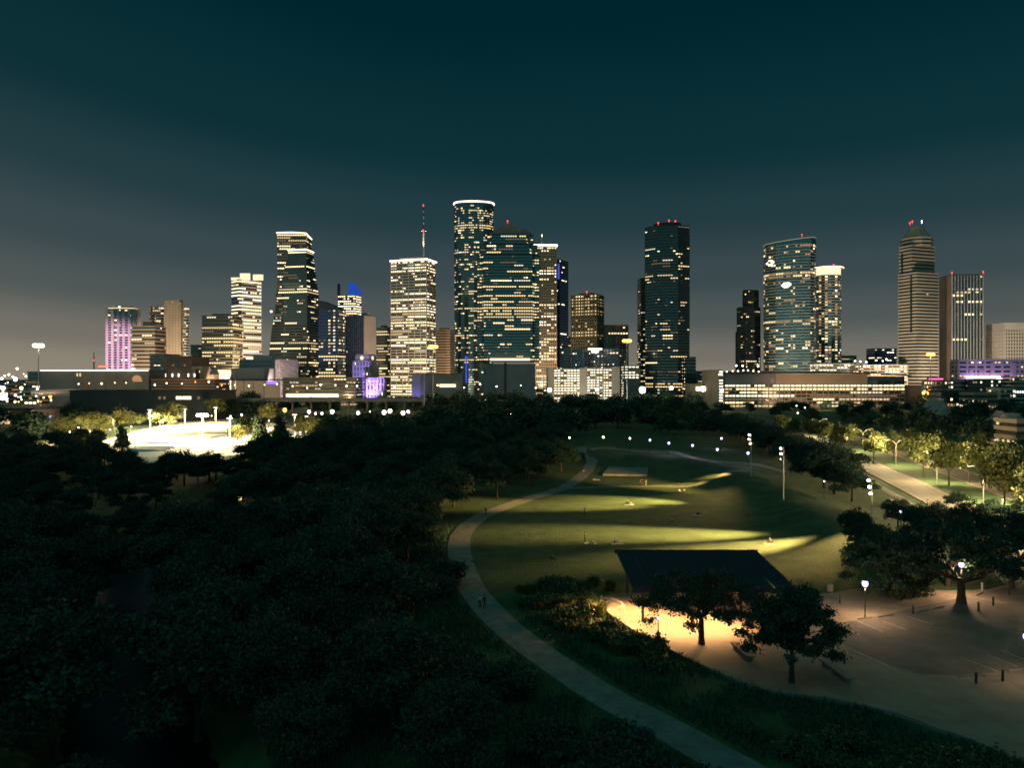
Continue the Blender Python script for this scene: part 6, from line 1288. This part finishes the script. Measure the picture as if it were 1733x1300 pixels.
# wheel stops
for i, (a, b, lb) in enumerate((((1452, 1051), (1475, 1048), 'wheel stop nearest the violet post lamp, left'), ((1486, 1048), (1512, 1044), 'wheel stop nearest the violet post lamp, right'), ((1550, 1039), (1572, 1035), 'wheel stop left of the forked oak'), ((1578, 1034.5), (1597, 1030), 'wheel stop against the shadow of the forked oak'), ((1652, 1011), (1664, 1006), 'short wheel stop behind the forked oak'), ((1665, 1148), (1695, 1142), 'wheel stop between the two near bollards'), ((1706, 1140), (1738, 1136), 'wheel stop right of the near bollards'), ((1622, 1150), (1648, 1146), 'dark wheel stop left of the near bollards'))):
    A, B = flat(*a), flat(*b); c = (A + B) / 2; ln = max(1.6, (B - A).length); t = math.atan2(B.y - A.y, B.x - A.x); m = MB(); h = 0.075
    m.add([(-ln / 2, -0.11, 0), (ln / 2, -0.11, 0), (ln / 2, 0.11, 0), (-ln / 2, 0.11, 0), (-ln / 2 + 0.05, -0.06, 0.16), (ln / 2 - 0.05, -0.06, 0.16), (ln / 2 - 0.05, 0.06, 0.16), (-ln / 2 + 0.05, 0.06, 0.16)], [(4, 5, 6, 7), (0, 1, 5, 4), (1, 2, 6, 5), (2, 3, 7, 6), (3, 0, 4, 7)])
    o = put('wheel_stop', m.mesh('wheel_stop', 'kerb'), None, (c.x, c.y, 0.168)); o.rotation_euler = (0, 0, t); tag(o, 'pale concrete ' + lb, 'wheel stop', 'wheel stops of the parking lot')
# bollards and small posts
for px, py, h, pale, lb in ((1545, 1041, 1.0, 0, 'dark bollard at the end of the left wheel stops'), (1656, 1037, 1.2, 0, 'left dark bollard right of the forked oak'), (1681, 1027, 1.1, 0, 'right dark bollard right of the forked oak'), (1662, 1002, 1.1, 1, 'pale bollard behind the forked oak'), (1652, 1160, 1.1, 0, 'left one of the two near bollards'), (1697, 1156, 1.1, 0, 'right one of the two near bollards'), (1708, 1009, 1.3, 0, 'thin post under the right edge tree'), (1421, 1024, 1.2, 0, 'short post beside the pavilion end'), (1429, 1126, 1.0, 0, 'dark bollard right of the dense round tree')):
    g = flat(px, py); m = MB(); m.lathe((0, 0, 0), [(0.13, -0.1), (0.12, h * 0.86), (0.14, h * 0.87), (0.14, h * 0.93), (0.1, h)], 9); o = put('bollard', m.mesh('bollard', 'pale_metal' if pale else 'dark_metal'), None, (g.x, g.y, 0.165)); tag(o, lb, 'bollard', 'bollards of the parking lot')
# benches: long low concrete slabs on the plaza
for (a, b, lb) in (((1243, 1097), (1272, 1122), 'long concrete bench between the two plaza trees'), ((1392, 1125), (1440, 1160), 'long concrete bench right of the dense round tree')):
    A, B = flat(*a), flat(*b); c = (A + B) / 2; ln = (B - A).length; t = math.atan2(B.y - A.y, B.x - A.x); o = empty('bench', (c.x, c.y, 0.16), lb, 'bench', 'concrete benches on the plaza', t)
    m = MB(); m.box((0, 0, 0.42), (ln, 0.9, 0.14)); m.build('seat', 'kerb', o)
    for s_ in (-0.36, 0, 0.36): m = MB(); m.box((s_ * ln, 0, 0.17), (0.35, 0.7, 0.36)); m.build('leg', 'kerb', o)
# guard rail in the plaza tip
o = empty('handrail', (13.6, 99, 0.16), 'thin metal handrail at the left tip of the plaza', 'handrail'); m = MB(); m.tube([(-0.6, 2.0, 0.9), (0.6, 0, 0.9), (0.7, -1.6, 0.9), (-0.3, -1.9, 0.9)], 0.04, 5); m.build('rail', 'pale_metal', o)
for x, y in ((-0.6, 2), (0.6, 0), (0.7, -1.6)): m = MB(); m.tube([(x, y, 0), (x, y, 0.9)], 0.04, 5); m.build('post', 'pale_metal', o)
# litter bins
for px, py, lb in ((1405, 1003, 'round pale drum beside the pavilion end'), (1128, 1088, 'small dark stone lying on the plaza left of the oak trunk')):
    g = flat(px, py); m = MB(); big = px > 1300
    m.lathe((0, 0, 0), [(0.42, 0), (0.46, 0.5), (0.44, 0.95), (0.2, 1.05)] if big else [(0.3, 0), (0.26, 0.12), (0.1, 0.2)], 10); o = put('litter_bin' if big else 'stone', m.mesh('bin' if big else 'stone', 'tan_wall' if big else 'dark_metal'), None, (g.x, g.y, 0.165)); tag(o, lb, 'bin' if big else 'stone')
# cars: one by the trees, a few on the motorway
def car(loc, rz, label, tail=None, group=None, paint='car_paint'):
    o = empty('car', loc, label, 'car', group, rz); m = MB()
    prof = [(-2.2, 0.35), (-2.25, 0.8), (-1.9, 0.95), (-1.3, 1.0), (-0.75, 1.42), (0.7, 1.45), (1.35, 1.0), (2.1, 0.92), (2.25, 0.6), (2.2, 0.35)]
    n = len(prof); vs = [(x, -0.86, z) for x, z in prof] + [(x, 0.86, z) for x, z in prof]
    for i in (4, 5): vs[i] = (vs[i][0], -0.68, vs[i][2]); vs[n + i] = (vs[n + i][0], 0.68, vs[n + i][2])
    m.add(vs, [tuple(range(n)), tuple(range(2 * n - 1, n - 1, -1))] + [(i, n + i, n + (i + 1) % n, (i + 1) % n) for i in range(n)]); m.build('body', paint, o)
    m = MB(); m.quad((-1.28, -0.8, 1.02), (-1.28, 0.8, 1.02), (-0.78, 0.64, 1.41), (-0.78, -0.64, 1.41)); m.v = [(x - 0.012, y, z + 0.012) for x, y, z in m.v]; m.build('windscreen', 'dark_glass', o)
    m = MB(); m.quad((1.34, -0.8, 1.02), (1.34, 0.8, 1.02), (0.72, 0.64, 1.44), (0.72, -0.64, 1.44)); m.v = [(x + 0.012, y, z + 0.012) for x, y, z in m.v]; m.build('rear_window', 'dark_glass', o)
    for s_ in (-1, 1): m = MB(); m.quad((-0.95, s_ * 0.845, 1.04), (1.05, s_ * 0.845, 1.04), (0.62, s_ * 0.715, 1.38), (-0.68, s_ * 0.715, 1.38)); m.build('side_window', 'dark_glass', o)
    for x in (-1.4, 1.4):
        for s_ in (-1, 1):
            m = MB(); m.tube([(x, s_ * 0.72, 0.34), (x, s_ * 0.9, 0.34)], 0.34, 12); wh = m.build('wheel', 'rubber', o); m = MB(); m.tube([(x, s_ * 0.89, 0.34), (x, s_ * 0.92, 0.34)], 0.2, 10); m.build('rim', 'pale_metal', wh)
    for s_ in (-0.62, 0.62):
        m = MB(); m.box((-2.24, s_, 0.72), (0.06, 0.36, 0.14)); m.build('headlight', 'head_white' if tail else 'pale_metal', o)
        m = MB(); m.box((2.25, s_, 0.76), (0.06, 0.34, 0.16)); m.build('tail_light', 'tail_red' if tail else 'cloth2', o)
    return o
g = gp(1508, 856); car(tuple(g), 0.5, 'dark car parked under the trees beside the nearest lawn floodlight')
zd = Z(677, 600) + 0.0
for px, lb, rz in ((489, 'car with red tail lights at the left of the overpass', 1.0), (498, 'car following on the left of the overpass', 2.2), (572, 'car with red tail lights mid overpass', 1.1)): car((X(px, 604), 604, zd), rz, lb, True, 'cars on the overpass')
for px, py, lb in ((800, 676, 'left car with red tail lights on the far dark street'), (824, 676, 'right car with red tail lights on the far dark street')): car((X(px, 720), 720, Z(677, 720) - 0.4), 1.3, lb, True, 'cars on the far dark street')
m = MB((X(815, 724), 724, 0)); m.box((X(815, 724), 724, Z(677, 720) - 0.75), (90, 9, 0.6)); vd = m
o = empty('far_overpass', (X(815, 724), 724, 0), 'far dark road bridge carrying two cars below the stepped crown tower', 'bridge'); vd.build('deck', 'grey_wall', o)
for px in (780, 815, 850): m = MB((X(815, 724), 724, 0)); m.tube([(X(px, 724), 724, 0), (X(px, 724), 724, Z(677, 720) - 1)], 0.8, 8); m.build('pillar', 'grey_wall', o)
# red sign left of the pink tower and lattice mast
o = empty('red_sign', (X(174, 900), 900, Z(621, 900)), 'glowing red roof sign left of the pink hotel tower', 'sign'); m = MB(); m.box((0, 0, 0.4), (10, 0.6, 1.6)); m.build('sign_face', 'sign_red', o); m = MB(); m.box((-3, 0.3, -6), (0.3, 0.3, 11)); m.box((3, 0.3, -6), (0.3, 0.3, 11)); m.build('support', 'dark_metal', o)
o = empty('lattice_mast', (X(159, 1500), 1500, 0), 'thin lattice radio mast with a red lamp left of the pink tower', 'mast'); zt = Z(596, 1500)
m = MB()
for k in range(3): a = k * 2.09; m.tube([(3 * math.cos(a), 3 * math.sin(a), 0), (0.3 * math.cos(a), 0.3 * math.sin(a), zt)], 0.35, 4)
for j in range(12):
    z0_, z1_ = zt * j / 12, zt * (j + 1) / 12; r0_, r1_ = 3 - 2.7 * j / 12, 3 - 2.7 * (j + 1) / 12
    for k in range(3): a, b = k * 2.09, (k + 1) * 2.09; m.tube([(r0_ * math.cos(a), r0_ * math.sin(a), z0_), (r1_ * math.cos(b), r1_ * math.sin(b), z1_)], 0.2, 4)
m.build('lattice', 'dark_metal', o); m = MB(); m.ball((0, -0.6, Z(610, 1500)), 1.2, 6); m.build('red_lamp', 'red_beacon', o)
